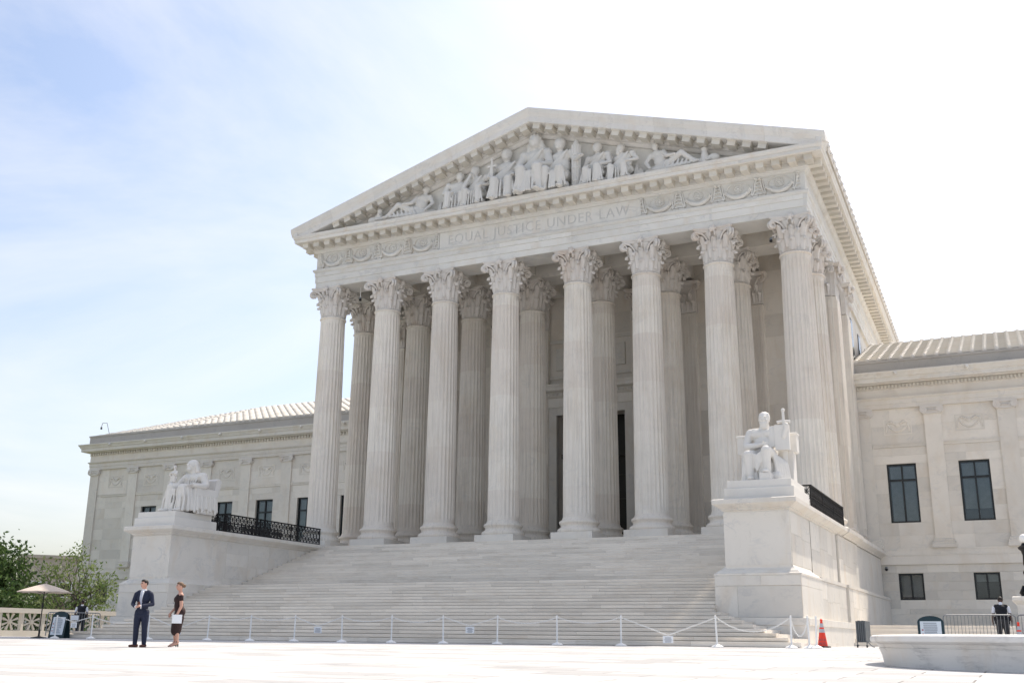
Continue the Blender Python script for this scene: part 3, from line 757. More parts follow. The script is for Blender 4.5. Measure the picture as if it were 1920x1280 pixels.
for x, z in ((-6.3, 1.0), (-5.9, .8), (-.95, 1.6), (.95, 1.7), (3.2, 1.5), (3.05, .9), (4.62, 1.2), (6.4, .8), (-2.75, 1.1), (6.1, 1.1)): gm.cap((x, 0, .2), (x+qg.uniform(-.1, .1), .1, z), .17, .10); gm.cap((x-.1, -.15, .1), (x-.05, -.05, z*.8), .05, .04); gm.cap((x+.1, -.15, .1), (x+.12, -.05, z*.85), .05, .04)
put('carved_ground', gm.mesh('carved_ground', ['relief'], .05, 1), tym, (0, -.85, PZ))
cr = MB()
for k in range(9): a = 2*math.pi*k/9; cr.tube([(.26*math.cos(a), .28*math.sin(a), 0), (.34*math.cos(a), .36*math.sin(a), .40)], [.05, .01], 4)
cr.tube([(.27*math.cos(a), .29*math.sin(a), 0) for a in [2*math.pi*j/16 for j in range(17)]], .05, 5)
cr.build('crown', 'relief', tym, loc=(.06, -1.0, PZ+3.72))
fb = MB()                                          # bundle of rods
for k in range(9): a = 2*math.pi*k/9; fb.tube([(.20*math.cos(a), .20*math.sin(a), 0), (.20*math.cos(a), .20*math.sin(a), 2.75)], .085, 6)
fb.lathe([(.1, 2.7), (.2, 2.75), (.16, 2.95), (.10, 3.1), (.03, 3.15)], 12)
for z in (.5, 1.3, 2.1): fb.lathe([(.28, z), (.30, z+.03), (.30, z+.1), (.28, z+.13)], 16)
fb.build('rod_bundle', 'relief', tym, loc=(2.66, -1.15, PZ), smooth=50)
sw = MB().box(-.09, .09, -.05, .05, 0, 2.0).box(-.28, .28, -.07, .07, 2.0, 2.12).tube([(0, 0, 2.1), (0, 0, 2.45)], .06, 8); sw.ball((0, 0, 2.5), .09, 8, 6); sw.build('sword', 'relief', tym, loc=(-2.55, -1.45, PZ+.3))
st = Form().cap((0, 0, 0), (0, 0, .5), .22, .18).cap((0, 0, .5), (0, 0, .66), .13, .14).ell((.0, 0, .8), (.17, .15, .14)).ell((-.45, 0, .22), (.3, .2, .24)).ell((.5, 0, .16), (.3, .2, .18)).cap((-.3, -.1, .3), (.1, -.2, .5), .06).cap((.2, 0, .2), (.8, -.1, .3), .08, .05).mesh('carved_urn_group', ['relief'], .04, 2)
put('carved_urn_group', st, tym, (-10.35, -1.2, PZ+.2), scale=(1.1, 1.1, 1.0)); put('carved_urn_group', st, tym, (10.05, -1.2, PZ+.25), math.pi, scale=(1.1, 1.1, 1.0))

# ================================================================== WINGS
WB = 3.9036
def win_frame(wd, h, tz, name, mat='frame'):
    b = MB(); t = .10
    b.box(-wd/2, -wd/2+t, 0, .14, 0, h).box(wd/2-t, wd/2, 0, .14, 0, h).box(-wd/2+t, wd/2-t, 0, .14, 0, t).box(-wd/2+t, wd/2-t, 0, .14, h-t, h)
    b.box(-.045, .045, .004, .13, t, h-t)
    if tz: b.box(-wd/2+t, -.045, .004, .13, tz-.055, tz+.055).box(.045, wd/2-t, .004, .13, tz-.055, tz+.055)
    return b.mesh(name, mat)
WFU, WFL = win_frame(1.62, 3.405, 2.46, 'window'), win_frame(1.34, 1.47, None, 'window')
def panes(wd, h, tz):
    t = .10; r = []
    zz = [(t, h-t)] if not tz else [(t, tz-.055), (tz+.055, h-t)]
    for a, c in zz:
        for x0, x1 in ((-wd/2+t, -.045), (.045, wd/2-t)): r.append(MB().add([(x0, .07, a), (x1, .07, a), (x1, .07, c), (x0, .07, c)], [(0, 1, 2, 3)]).mesh('pane', 'glass'))
    return r
PU, PL = panes(1.62, 3.405, 2.46), panes(1.34, 1.47, None)
def slat_blind(wd, h):
    b = MB(); n = int(h/.06)
    for i in range(n): z = i*.06; b.add([(-wd/2, 0, z), (wd/2, 0, z), (wd/2, .03, z+.052), (-wd/2, .03, z+.052)], [(0, 1, 2, 3)])
    return b.mesh('blind', 'blind')
volm = None
def vol_cap():
    b = MB(); b.box(-.46, .46, -.20, .2, 0, .42); b.box(-.62, .62, -.27, .2, .34, .44)
    for s in (-1, 1):
        pts = []
        for i in range(26): ph = 2*math.pi*2.0*i/25; k = .20*(1-.8*i/25); pts.append((s*(.44+k*math.cos(ph-math.pi/2)*1.0), -.24, .20+k*math.sin(ph+math.pi/2)))
        b.tube(pts, .042, 5); b.tube([(s*.44, -.26, .2), (s*.44, .1, .2)], .19, 14)
    for i in range(7): b.ball((-.24+.08*i, -.24, .18), (.045, .05, .06), 6, 5)
    b.box(-.5, .5, -.22, .2, -.03, .02)
    return b.mesh('capital', 'capital', 50)
VC = vol_cap()
PILM = MB().box(-.46, .46, -.11, .15, 5.86, 13.03).mesh('pilaster', 'wing')
PILB = MB().sweep([(.19, 5.341), (.19, 5.52), (.15, 5.56), (.17, 5.66), (.08, 5.72), (.10, 5.80), (.02, 5.861), (-.1, 5.862)], -.46, .46, -.11, .10).mesh('base', 'wing')
def swag_panel():
    b = MB(); w_, h_ = .78, .48
    b.box(-w_, w_, -.035, .06, h_-.07, h_).box(-w_, w_, -.035, .06, -h_, -h_+.07).box(-w_, -w_+.07, -.035, .06, -h_+.07, h_-.07).box(w_-.07, w_, -.035, .06, -h_+.07, h_-.07)
    for i in range(15): t = -1+i/7; b.ball((t*.55, -.0, -.28+.40*t*t), (.07, .06, .08), 6, 5)
    b.ball((0, 0, .12), (.18, .06, .16), 10, 6)
    for s in (-1, 1): b.tube([(s*.12, -.02, .15), (s*.35, -.03, .30), (s*.60, -.01, .20)], [.06, .08, .03], 6); b.tube([(s*.6, 0, .1), (s*.64, 0, -.3)], [.05, .07], 5)
    return b.mesh('relief_panel', 'wing', 60)
SWP = swag_panel()
RIBN = 13
def rib_mesh():
    b = MB(); Ls = 10.4; sl = R(20); n = RIBN
    for i in range(n):
        a, c = i*Ls/n, (i+1)*Ls/n+.05
        rings = []
        for t, r in ((a, .16), (a+.03, .185), (c, .11)):
            rings.append([(r*math.cos(math.pi*j/6), t*math.cos(sl)-r*math.sin(math.pi*j/6)*math.sin(sl), t*math.sin(sl)+r*math.sin(math.pi*j/6)*math.cos(sl)) for j in range(7)])
        b.loft(rings)
    b.ball((0, -.02, .02), (.15, .08, .17), 8, 6)
    return b.mesh('cover_tile_row', 'tile', 50)
def pan_mesh(wd):
    b = MB(); Ls = 10.4; sl = R(20); n = RIBN
    for i in range(n):
        a, c = i*Ls/n-.03, (i+1)*Ls/n
        def P(x, t, hh): return (x, t*math.cos(sl)-hh*math.sin(sl), t*math.sin(sl)+hh*math.cos(sl))
        b.loft([[P(0, max(a-.09, -.05), .06), P(0, max(a-.09, -.05), .17), P(0, c, .012), P(0, c, -.01)], [P(wd, max(a-.09, -.05), .06), P(wd, max(a-.09, -.05), .17), P(wd, c, .012), P(wd, c, -.01)]])
    return b.mesh('pan_tile_row', 'tile')
RIBM, PANM = rib_mesh(), pan_mesh(.65)
DNT = MB().box(-.055, .055, -.13, .02, 0, .19).mesh('dentil', 'soffit')
def wing(s, x_end, nb, blank_last):
    x_in = 14.82
    def xr(a, c): return (a, c) if s > 0 else (-c, -a)
    wp = put('wing_wall', None, hall)
    nm = 'right' if s > 0 else 'left'
    body = MB(); a, c = xr(x_in, x_end-.05); body.box(a, c, 14.6, 34, 0, 16.2)
    if s < 0:  # end wall of the left wing
        body.box(-x_end+.02, -x_end+.6, 12.95, 34, 0, 15.6)
    body.build('wing_body', 'wing', hall)
    a, c = xr(x_in, x_end-.3); MB().box(a, c, 13.55, 13.6, .2, 13.4).build('dim_room', 'room', hall)
    # base courses
    a, c = xr(x_in, x_end)
    core = MB()
    lows = []
    for k in range(nb): lows.append(x_in*0+17.21+k*3.945)
    holes = [xr(x-.67, x+.67)+(2.485, 3.955) for x in lows]
    for (z0, z1, dy, rh, bl) in ((0.0, 1.71, -.14, .82, 2.2), (1.71, 2.0, -.07, .29, 2.2)):
        ashlar(hall, 'y', W+dy, a-(.14 if s < 0 else 0), c, z0, z1, rh, bl, 'base', (), .6, .006, seed=int(z0*10)+s, name='base_stone', jit=.002)
    ashlar(hall, 'y', W, a, c, 2.0, 3.98, .495, 1.55, 'base', holes, .45, .008, seed=21+s, name='base_stone', jit=.004)
    ashlar(hall, 'y', W-.012, a, c, 3.98, 4.43, .45, 1.7, 'base', (), .45, .008, seed=22+s, name='base_stone', jit=.002)
    # core behind the base stones
    prev = a
    for (ha, hb, z0, z1) in sorted(holes): core.box(prev, ha, W+.03, 13.5, 0, 4.4); core.box(ha, hb, W+.031, 13.5, 0, z0); core.box(ha, hb, W+.031, 13.5, z1, 4.4); prev = hb
    core.box(prev, c, W+.03, 13.5, 0, 4.4)
    core.build('wall_core', 'base', hall)
    bd = MB(); bd.box(a-(.12 if s < 0 else 0), c, W-.12, 13.5, 4.43, 4.93); bd.box(a-(.14 if s < 0 else 0), c, W-.15, 13.49, 4.931, 4.98); bd.box(a-(.08 if s < 0 else 0), c, W-.08, 13.48, 4.981, 5.25); bd.box(a-(.1 if s < 0 else 0), c, W-.10, 13.47, 5.251, 5.34)
    bd.build('string_course', 'wing', hall)
    # upper wall by bays
    ups = [17.2173+k*WB for k in range(nb)]
    wh = [xr(x-.811, x+.811)+(6.795, 10.2) for k, x in enumerate(ups) if not (blank_last and k == nb-1)]
    ashlar(hall, 'y', W, a, c, 5.341, 13.5, .742, 2.0, 'wing', [(h0, h1, 6.795+.01, 10.2-.01) for h0, h1, _, _ in wh], .45, .004, seed=40+s, name='wall_block', jit=.0012) if False else None
    core = MB(); prev = a
    for (ha, hb, z0, z1) in sorted(wh): core.box(prev, ha, W+.03, 13.5, 5.2, 13.6); core.box(ha, hb, W+.031, 13.5, 5.2, z0-.001); core.box(ha, hb, W+.031, 13.5, z1+.001, 13.6); prev = hb
    core.box(prev, c, W+.03, 13.5, 5.2, 13.6); core.build('wall_core', 'wing', hall)
    zc = [5.341, 6.068, 6.795, 7.646, 8.498, 9.349, 10.2, 10.68, 11.16]
    for i in range(len(zc)-1):
        ashlar(hall, 'y', W, a, c, zc[i], zc[i+1], 2, 3.9/2, 'wing', wh, .30, .005, seed=50+i+s, name='wall_block', jit=.0012)
    ashlar(hall, 'y', W, a, c, 11.36, 13.5, 1.07, 3.9, 'wing', (), .30, .005, seed=70+s, name='wall_block', jit=.0012)
    for k, x in enumerate(ups):
        xx = s*x
        MB().box(xx-1.49, xx+1.49, W-.055, 13.2, 11.161, 11.30).box(xx-1.49, xx+1.49, W-.085, 13.19, 11.301, 11.36).build('lintel_band', 'wing', hall)
        put('relief_panel', SWP, hall, (xx, W+.012, 12.38))
        if not (blank_last and k == nb-1):
            wn = put('window', WFU, hall, (xx, W+.16, 6.796))
            for p in PU: put('pane', p, wn)
            hb_ = (3.2, 2.6, 3.2, 1.9, 3.2, 2.4, 3.2, 3.0)[k]
            put('blind', slat_blind(1.36, hb_), wn, (0, .22, 3.3-hb_))
    for k, x in enumerate(lows):
        if s < 0 and k < 5: continue
        wn = put('window', WFL, hall, (s*x, W+.14, 2.4855))
        for p in PL: put('pane', p, wn)
        put('blind', slat_blind(1.1, .42 if k else 1.2), wn, (0, .2, 1.4-(.42 if k else 1.2)))
    pils = [15.25]+[19.169+k*WB for k in range(nb)]
    for k, x in enumerate(pils):
        if x > x_end: break
        if blank_last and k == len(pils)-1: x = x_end-.46
        p = put('pilaster', PILM, hall, (s*x, W, 0)); put('base', PILB, p); put('capital', VC, p, (0, 0, 13.03))
    # entablature of the wing
    def run(prof, name, mat):
        b = MB()
        if s > 0: rings = [[(x_in, W-o, z) for o, z in prof], [(x_end, W-o, z) for o, z in prof]]
        else: rings = [[(-x_in, W-o, z) for o, z in prof], [(-x_end-o, W-o, z) for o, z in prof], [(-x_end-o, 34, z) for o, z in prof]]
        b.loft(rings); return b.build(name, mat, hall)
    run([(-.5, 13.47), (.16, 13.47), (.16, 13.72), (.19, 13.735), (.19, 13.97), (.24, 14.02), (.30, 14.08), (.30, 14.13), (-.5, 14.13)], 'wing_architrave', 'wing')
    run([(-.5, 14.131), (.16, 14.131), (.16, 14.62), (.20, 14.64), (.20, 14.90), (-.5, 14.90)], 'wing_frieze', 'wing')
    run([(-.5, 14.901), (.42, 14.901), (.44, 14.95), (.72, 14.97), (.74, 15.02), (.74, 15.22), (.80, 15.25), (.84, 15.36), (.95, 15.50), (.95, 15.57), (-.5, 15.62)], 'wing_cornice', 'facade')
    run([(-.6, 15.60), (.32, 15.63), (.32, 16.22), (.38, 16.25), (.38, 16.37), (-.6, 16.37)], 'roof_parapet', 'parapet')
    x = x_in+.15
    while x < min(x_end, 34 if s > 0 else 99):
        put('dentil', DNT, hall, (s*x, W-.20, 14.68)); x += .20 if s > 0 else .27
    x = x_in+2.6
    while x < x_end:
        hd = Form().ell((0, 0, 0), (.12, .10, .13)).ell((0, -.08, -.03), (.07, .08, .06)).mesh('lion_spout', ['facade'], .03, 1) if 'lion' not in cacheL else cacheL['lion']
        cacheL['lion'] = hd
        put('lion_spout', hd, hall, (s*x, W-.93, 15.40)); x += WB*1.0
    # roof: cover and pan tiles
    xd = x_end-(0 if s > 0 else 9.5); MB().prism([(W-.05, 16.30), (W+9.9, 19.85), (W+9.9, 16.2), (W-.05, 16.2)], s*x_in, s*xd, 'x').build('roof_deck', 'parapet', hall)
    x = x_in+.35
    k = 0
    while x < x_end-.3:
        sc = 1.0
        if s < 0 and x > x_end-10: sc = max(.04, (x_end-x)/10.0)
        put('cover_tile_row', RIBM, hall, (s*x, W-.16, 16.43), scale=(1, sc, sc) if sc < 1 else None)
        put('pan_tile_row', PANM, hall, (s*x-(.65 if s < 0 else 0), W-.14, 16.39), scale=(1, sc, sc) if sc < 1 else None)
        x += .65; k += 1
    return
cacheL = {}
wing(1, 34.6, 5, False)
wing(-1, 47.4, 8, True)

# ================================================================== STAIR PEDESTALS
def pedestal(s, label):
    t = thing('stair_pedestal', label, 'pedestal')
    def X(a, c): return (a, c) if s > 0 else (-c, -a)
    b = MB(); x0, x1 = X(13.31, 15.66)
    b.box(x0, x1, -13.19, -1.02, 0, 4.76); die = b.build('die', 'pedestal', t)
    # slightly sunk panel frame on the front of the die
    fb_ = MB(); fb_.sweep([(.0, 2.80), (.02, 2.80), (.02, 4.70), (.0, 4.72)], x0, x1, -13.19, -10.0); fb_.build('die_facing', 'pedestal', t)
    lb = MB(); x0, x1 = X(12.93, 16.02)
    lb.sweep([(0, .96), (0, 2.06), (-.012, 2.064), (-.012, 2.07), (0, 2.074), (0, 2.43), (.02, 2.435), (.02, 2.50), (-.05, 2.53), (-.12, 2.60), (-.22, 2.66), (-.30, 2.74), (-.33, 2.80)], x0, x1, -13.45, -9.3); lb.build('lower_block', 'pedestal', t)
    xa, xb = X(12.93, 13.6)
    cs = MB(); x0, x1 = X(12.90, 16.20); cs.sweep([(.0, -.05), (.0, .70), (.035, .72), (.035, .955), (.0, .965)], x0, x1, -13.56, -1.9); cs.build('base_course', 'pedestal', t)
    # stones of the base: thin proud faces on the front
    cp = MB(); x0, x1 = X(13.31, 15.66)
    cp.sweep([(0, 4.74), (.06, 4.78), (.10, 4.80), (.10, 4.84), (.22, 4.90), (.34, 4.98), (.36, 5.0), (.36, 5.15), (.30, 5.18)], x0, x1, -13.19, -1.6); cp.build('cap', 'pedestal', t)
    # outer flank behind the pier steps outward twice
    for i, (ya, yb, xo, xo2) in enumerate(((-9.31, -3.1, 15.98, 15.66), (-3.1, 2.8, 16.08, 15.76), (2.8, 12.70, 16.02, 15.68))):
        f = MB(); a, c = X(15.2, xo2); f.box(a, c, ya, yb, 2.5, 4.745)
        a2, c2 = X(15.1, xo); f.box(a2, c2, ya+.002, yb+.002, .0, 2.44); a2, c2 = X(15.05, xo+.04); f.prism([(ya-.02, 2.441), (yb+.01, 2.441), (yb+.01, 2.58), (ya-.02, 2.58)], a2, c2, 'x')
        f.build('flank_block', 'pedestal', t)
        g = MB(); a, c = X(15.0, xo2)
        g.loft([[((s*(xo2+o)), y, z) for o, z in [(-.8, 4.746), (.06, 4.78), (.10, 4.84), (.34, 4.98), (.36, 5.15), (-.8, 5.17)]] for y in (max(ya, -1.25)-(.36 if i == 1 else 0) if i else -9.31, yb)])
        if i: g.build('flank_cap', 'pedestal', t)
    # facing slabs with visible joints on the outer flank
    q = random.Random(3)
    for (ya, yb, xo, z0, z1) in ((-9.2, -3.15, 15.982, 1.0, 2.43), (-3.05, 2.7, 16.082, 1.0, 2.43), (-9.2, -3.15, 15.672, 2.6, 4.74), (-3.05, 2.7, 15.762, 2.6, 4.74), (-13.1, -9.4, 15.682, 2.82, 4.69)):
        y = ya
        while y < yb-.3:
            L = min(q.choice([1.1, 1.5, 1.9]), yb-y)
            if yb-y-L < .5: L = yb-y
            zz = [z0, (z0+z1)/2+q.uniform(-.2, .2), z1]
            for za, zb in zip(zz[:-1], zz[1:]): MB().box(s*(xo-.1), s*(xo+.012), y+.004, y+L-.004, za+.004, zb-.004).build('facing_slab', 'pedestal', t)
            y += L
    # inner face slabs
    for (ya, yb, z0, z1) in ((-9.2, -1.3, 2.9, 4.70),):
        y = ya
        while y < yb-.3:
            L = min(q.choice([1.3, 1.7]), yb-y)
            zz = [z0, 3.55, 4.15, z1]
            for za, zb in zip(zz[:-1], zz[1:]): MB().box(s*13.5, s*13.297, y+.004, y+L-.004, za+.004, zb-.004).build('facing_slab', 'pedestal', t)
            y += L
    # faces of the lower block
    for (a, c, z0, z1) in ((12.95, 13.75, .98, 2.05), (13.75, 16.0, .98, 2.05), (12.95, 14.6, 2.08, 2.42), (14.6, 16.0, 2.08, 2.42)):
        MB().box(s*(a+.004), s*(c-.004), -13.464, -13.3, z0, z1).build('facing_slab', 'pedestal', t)
    return t
pedestal(1, 'marble stair pedestal with sunlit flank at the right end of the steps')
pedestal(-1, 'marble stair pedestal at the left end of the steps')
for s in (1, -1):
    b = MB(); x0 = 14.6*s
    b.sweep([(0, 5.17), (0, 5.60), (-.02, 5.62)], x0-1.28, x0+1.28, -13.05, -10.1); b.sweep([(-.10, 5.6), (-.10, 5.90), (-.12, 5.91)], x0-1.28, x0+1.28, -13.05, -10.3)
    o = b.build('statue_plinth', 'statue'); tag(o, 'two-tier marble plinth under the %s seated statue' % ('right' if s > 0 else 'left'), 'plinth')

# ================================================================== STATUES (generic seated robed figures)
def statue_right():
    t = thing('seated_statue', 'white marble seated man holding an upright tablet and sword, right pedestal', 'statue', (14.6, -11.75, 5.905))
    f = Form(); q = random.Random(4)
    f.ell((0, .25, 1.20), (.50, .40, .30)); f.ell((-.02, .30, 1.55), (.42, .30, .35)); f.ell((-.02, .24, 1.86), (.54, .30, .36)); f.ell((-.02, .12, 1.50), (.40, .26, .38)); f.ell((-.25, .02, 1.92), (.24, .12, .17)); f.ell((.20, .02, 1.92), (.24, .12, .17)); f.cap((-.40, .25, 2.05), (.40, .25, 2.05), .15, .15)
    f.cap((0, .22, 2.05), (.04, .15, 2.34), .21, .17)
    hd = Vector((.05, .10, 2.50)); f.ell(hd, (.195, .24, .28)); f.ell(hd+Vector((0, .05, .06)), (.225, .25, .25)); f.ell(hd+Vector((0, -.08, -.16)), (.16, .15, .14)); f.ell(hd+Vector((0, -.24, -.03)), (.04, .07, .09)); f.ell(hd+Vector((0, -.15, -.20)), (.11, .10, .10)); f.ell(hd+Vector((0, -.21, .07)), (.15, .05, .03)); [f.ell(hd+Vector((s2*.12, -.20, -.06)), (.05, .05, .05)) for s2 in (-1, 1)]; [f.cap(hd+Vector((-.15+.043*k, .10, .24)), hd+Vector((-.17+.048*k, -.06, .20)), .022, .02) for k in range(8)]; [f.cap(hd+Vector((-.12+.04*k, -.19, -.17)), hd+Vector((-.07+.024*k, -.17, -.36)), .035, .02) for k in range(7)]
    f.ell(hd+Vector((0, -.20, -.13)), (.07, .03, .025)); f.ell(hd+Vector((0, -.12, -.27)), (.10, .10, .13))
    for s in (-1, 1): f.ell(hd+Vector((s*.19, .02, -.02)), (.035, .06, .08))
    # legs: right knee (viewer's left) lower, the other raised on a block
    f.cap((-.25, .1, 1.05), (-.48, -.62, 1.02), .26, .20); f.cap((-.48, -.62, 1.02), (-.40, -.60, .15), .19, .13); f.ell((-.36, -.82, .09), (.14, .30, .10))
    f.cap((.25, .1, 1.08), (.22, -.66, 1.16), .26, .20); f.cap((.22, -.66, 1.16), (.20, -.62, .40), .19, .13); f.ell((.20, -.84, .34), (.13, .28, .09))
    # drapery over the lap and between the knees
    for i in range(7):
        u = i/6; f.chain([(-.46+.02*i, -.55, 1.12-.03*i), (-.15, -.66, .98-.09*i), (.20-.02*i, -.66, 1.20-.05*i)], [.05, .055, .05])
    for i in range(11): x = -.70+.10*i+q.uniform(-.02, .02); f.chain([(x*.9, -.52, 1.0), (x+.02, -.57-.05*math.sin(i*2.1), .62), (x*1.03, -.60, .08)], [.035, .042, .05])
    for i in range(6): x = .42+.07*i; f.chain([(x*.9, -.30+.06*i, 1.10-.05*i), (x+.05, -.30+.07*i, .7), (x+.10, -.30+.08*i, .10)], [.06, .07, .08])
    f.ell((0, .1, .6), (.66, .46, .52)); f.cap((-.5, -.3, .2), (.5, -.3, .2), .2, .2)
    # cloak strap over the shoulder
    for i in range(5): f.chain([(.28+.05*i, .0, 2.16), (.26+.05*i, -.06, 1.8), (.22+.05*i, -.05, 1.4)], [.04, .045, .04])
    # arms
    f.ell((-.52, .25, 1.98), (.20, .20, .20)); f.chain([(-.54, .22, 1.98), (-.66, .02, 1.52), (-.58, -.10, 1.42), (-.02, -.42, 1.42)], [.18, .15, .145, .09]); f.ell((.04, -.45, 1.43), (.13, .09, .07))
    f.ell((.50, .25, 1.98), (.20, .20, .20)); f.chain([(.54, .24, 1.98), (.74, .10, 1.60), (.80, -.05, 1.75), (.92, -.14, 2.12)], [.18, .15, .13, .09]); f.ell((.92, -.14, 2.17), (.10, .10, .09))
    for h, dx in ((Vector((.10, -.47, 1.43)), 1), (Vector((.92, -.18, 2.19)), -.3)):
        for k in range(4): f.cap(h+Vector((0, 0, .05-.035*k)), h+Vector((.14*dx, -.03, .05-.04*k)), .027, .02)
        f.cap(h+Vector((-.05, -.04, .06)), h+Vector((.03, -.08, .12)), .028, .02)
    put('body', f.mesh('body', ['statue'], .020, 1), t)
    ch = MB(); ch.box(-.74, .74, .15, 1.0, 0, 1.05)
    for s in (-1, 1):
        ch.sweep([(-.04, 1.22), (0, 1.26), (0, 1.90), (.03, 1.93), (.03, 1.98), (0, 2.0)], s*.98-.16, s*.98+.16, .55, 1.0); ch.prism([(.30, .0), (1.0, .0), (1.0, 1.25), (.55, 1.25)], s*.74, s*1.0, 'x')
    ch.box(-.80, .80, .74, .999, 1.05, 1.7); ch.build('chair', 'statue', t)
    MB().sweep([(0, 1.24), (0, 2.20), (-.01, 2.21)], .46, 1.0, -.12, .06).build('tablet', 'statue', t)
    s_ = MB(); s_.tube([(.80, .0, 2.20), (.80, .0, 2.74)], [.06, .05], 8); s_.ball((.80, 0, 2.78), .08, 8, 6); s_.tube([(.55, 0, 2.32), (.8, 0, 2.36), (1.05, 0, 2.32)], [.06, .05, .06], 6); s_.box(.70, .86, .07, .13, .02, 1.3); s_.build('sword', 'statue', t)
    MB().box(.02, .40, -1.10, -.45, 0, .26).build('foot_block', 'statue', t)
statue_right()
def statue_left():
    t = thing('seated_statue', 'white marble seated robed woman holding a small figure, left pedestal', 'statue', (-14.0, -11.5, 5.905), R(-6))
    f = Form(); q = random.Random(9)
    f.ell((0, .25, 1.15), (.50, .42, .30)); f.ell((0, .30, 1.48), (.40, .31, .35)); f.ell((0, .26, 1.78), (.54, .32, .30)); f.cap((-.42, .25, 1.92), (.42, .25, 1.92), .15, .15); [f.chain([(-.42+.14*k, -.02+.10*abs(k-3)/3, 1.95), (-.34+.115*k, -.10+.08*abs(k-3)/3, 1.6), (-.25+.09*k, -.12, 1.3)], [.035, .04, .035]) for k in range(7)]; f.ell((-.18, .02, 1.78), (.20, .16, .16)); f.ell((.18, .02, 1.78), (.20, .16, .16))
    f.cap((0, .20, 1.98), (-.03, .12, 2.22), .15, .13)
    hd = Vector((-.05, .05, 2.43)); f.ell(hd, (.19, .23, .27)); f.ell(hd+Vector((0, -.23, -.03)), (.035, .06, .07)); f.ell(hd+Vector((0, -.16, -.20)), (.10, .10, .10)); f.ell(hd+Vector((0, -.20, .06)), (.14, .05, .03))
    f.ell(hd+Vector((0, .10, .07)), (.235, .25, .25)); f.ell(hd+Vector((0, -.19, -.12)), (.06, .03, .022))
    for s in (-1, 1): f.chain([hd+Vector((s*.19, .06, .05)), hd+Vector((s*.22, .12, -.14)), (s*.21, .18, 2.16)], [.08, .09, .09])
    f.chain([hd+Vector((0, .2, .05)), (0, .34, 2.2)], [.17, .16])
    for s, kz, kx in ((-1, 1.28, -.34), (1, 1.20, .36)):
        f.cap((s*.24, .1, 1.15), (kx, -.72, kz), .27, .21); f.cap((kx, -.72, kz), (kx+s*.02, -.66-(.18 if s < 0 else 0), .15), .20, .15); f.ell((kx+s*.02, -.92-(.18 if s < 0 else 0), .09), (.12, .28, .09))
    for i in range(9): x = -.60+.15*i+q.uniform(-.02, .02); f.chain([(x*.85, -.82, 1.14), (x*1.02, -.86+.06*math.sin(i*1.7), .62), (x*1.08, -.90, .08)], [.04, .05, .06])
    for i in range(6): f.chain([(.55, -.60+.16*i, 1.18-.03*i), (.62, -.60+.17*i, .7), (.66, -.62+.20*i, .12+.05*i)], [.07, .08, .09])
    for i in range(5): f.chain([(-.30, -.45, 1.40-.04*i), (.1, -.42, 1.18-.03*i), (.50, -.25, 1.30-.05*i)], [.05, .06, .05])
    f.ell((0, -.1, .6), (.58, .62, .55)); f.cap((-.4, -.55, .25), (.45, -.55, .25), .2, .2)
    for i in range(11): f.chain([(.62, -.25+.12*i, 1.18-.02*(i % 3)), (.70+.03*(i % 2), -.28+.125*i, .75), (.74+.04*(i % 2), -.30+.13*i, .06+.10*(i % 3))], [.06, .055, .06])
    f.ell((.30, .35, .6), (.42, .65, .55))
    # near arm lies along the chair arm; the far hand carries the small figure
    f.ell((.50, .25, 1.86), (.20, .21, .20)); f.chain([(.52, .24, 1.86), (.70, .28, 1.42), (.70, .12, 1.34), (.66, -.42, 1.34)], [.18, .16, .16, .10]); f.ell((.66, -.50, 1.34), (.09, .13, .06))
    f.ell((-.50, .25, 1.86), (.20, .21, .20)); f.chain([(-.52, .22, 1.86), (-.62, -.08, 1.46), (-.58, -.20, 1.42), (-.50, -.52, 1.50)], [.18, .15, .14, .09]); f.ell((-.48, -.58, 1.50), (.11, .13, .06))
    for hx, hy, hz in ((.66, -.58, 1.34), (-.48, -.66, 1.52)):
        for k in range(4): f.cap((hx-.06+.04*k, hy, hz), (hx-.065+.045*k, hy-.14, hz-.02), .026, .02)
        f.cap((hx+.08, hy+.06, hz), (hx+.12, hy-.03, hz+.03), .028, .02)
    put('body', f.mesh('body', ['statue'], .020, 1), t, scale=(1.14, 1.10, 1.0))
    g = Form(); g.ell((0, 0, .16), (.16, .13, .20)).ell((0, 0, .42), (.15, .11, .18)).cap((0, 0, .55), (0, 0, .66), .05).ell((0, -.01, .74), (.075, .085, .10)).chain([(-.15, 0, .50), (-.22, -.08, .34), (-.12, -.16, .30)], [.06, .05, .04]).chain([(.15, 0, .50), (.22, -.08, .36), (.14, -.16, .42)], [.06, .05, .04]).cap((-.2, -.12, .42), (.2, -.12, .42), .035)
    for i in range(6): g.cap((-.12+.05*i, -.09, .3), (-.15+.06*i, -.10, 0), .03, .04)
    put('small_figure', g.mesh('small_figure', ['statue'], .02, 2), t, (-.48, -.62, 1.55))
    ch = MB(); ch.box(-.66, .66, .1, 1.15, 0, .98)
    ch.box(.62, .84, -.30, 1.1, .86, 1.22); ch.box(-.84, -.62, -.30, 1.1, .86, 1.22); ch.box(.60, .80, -.1, 1.1, 0, .86); ch.box(-.80, -.60, -.1, 1.1, 0, .86)
    ch.prism([(.95, .9), (1.22, .9), (1.40, 1.75), (1.20, 1.86), (1.05, 1.75)], -.72, .72, 'x'); ch.build('chair', 'statue', t)
statue_left()

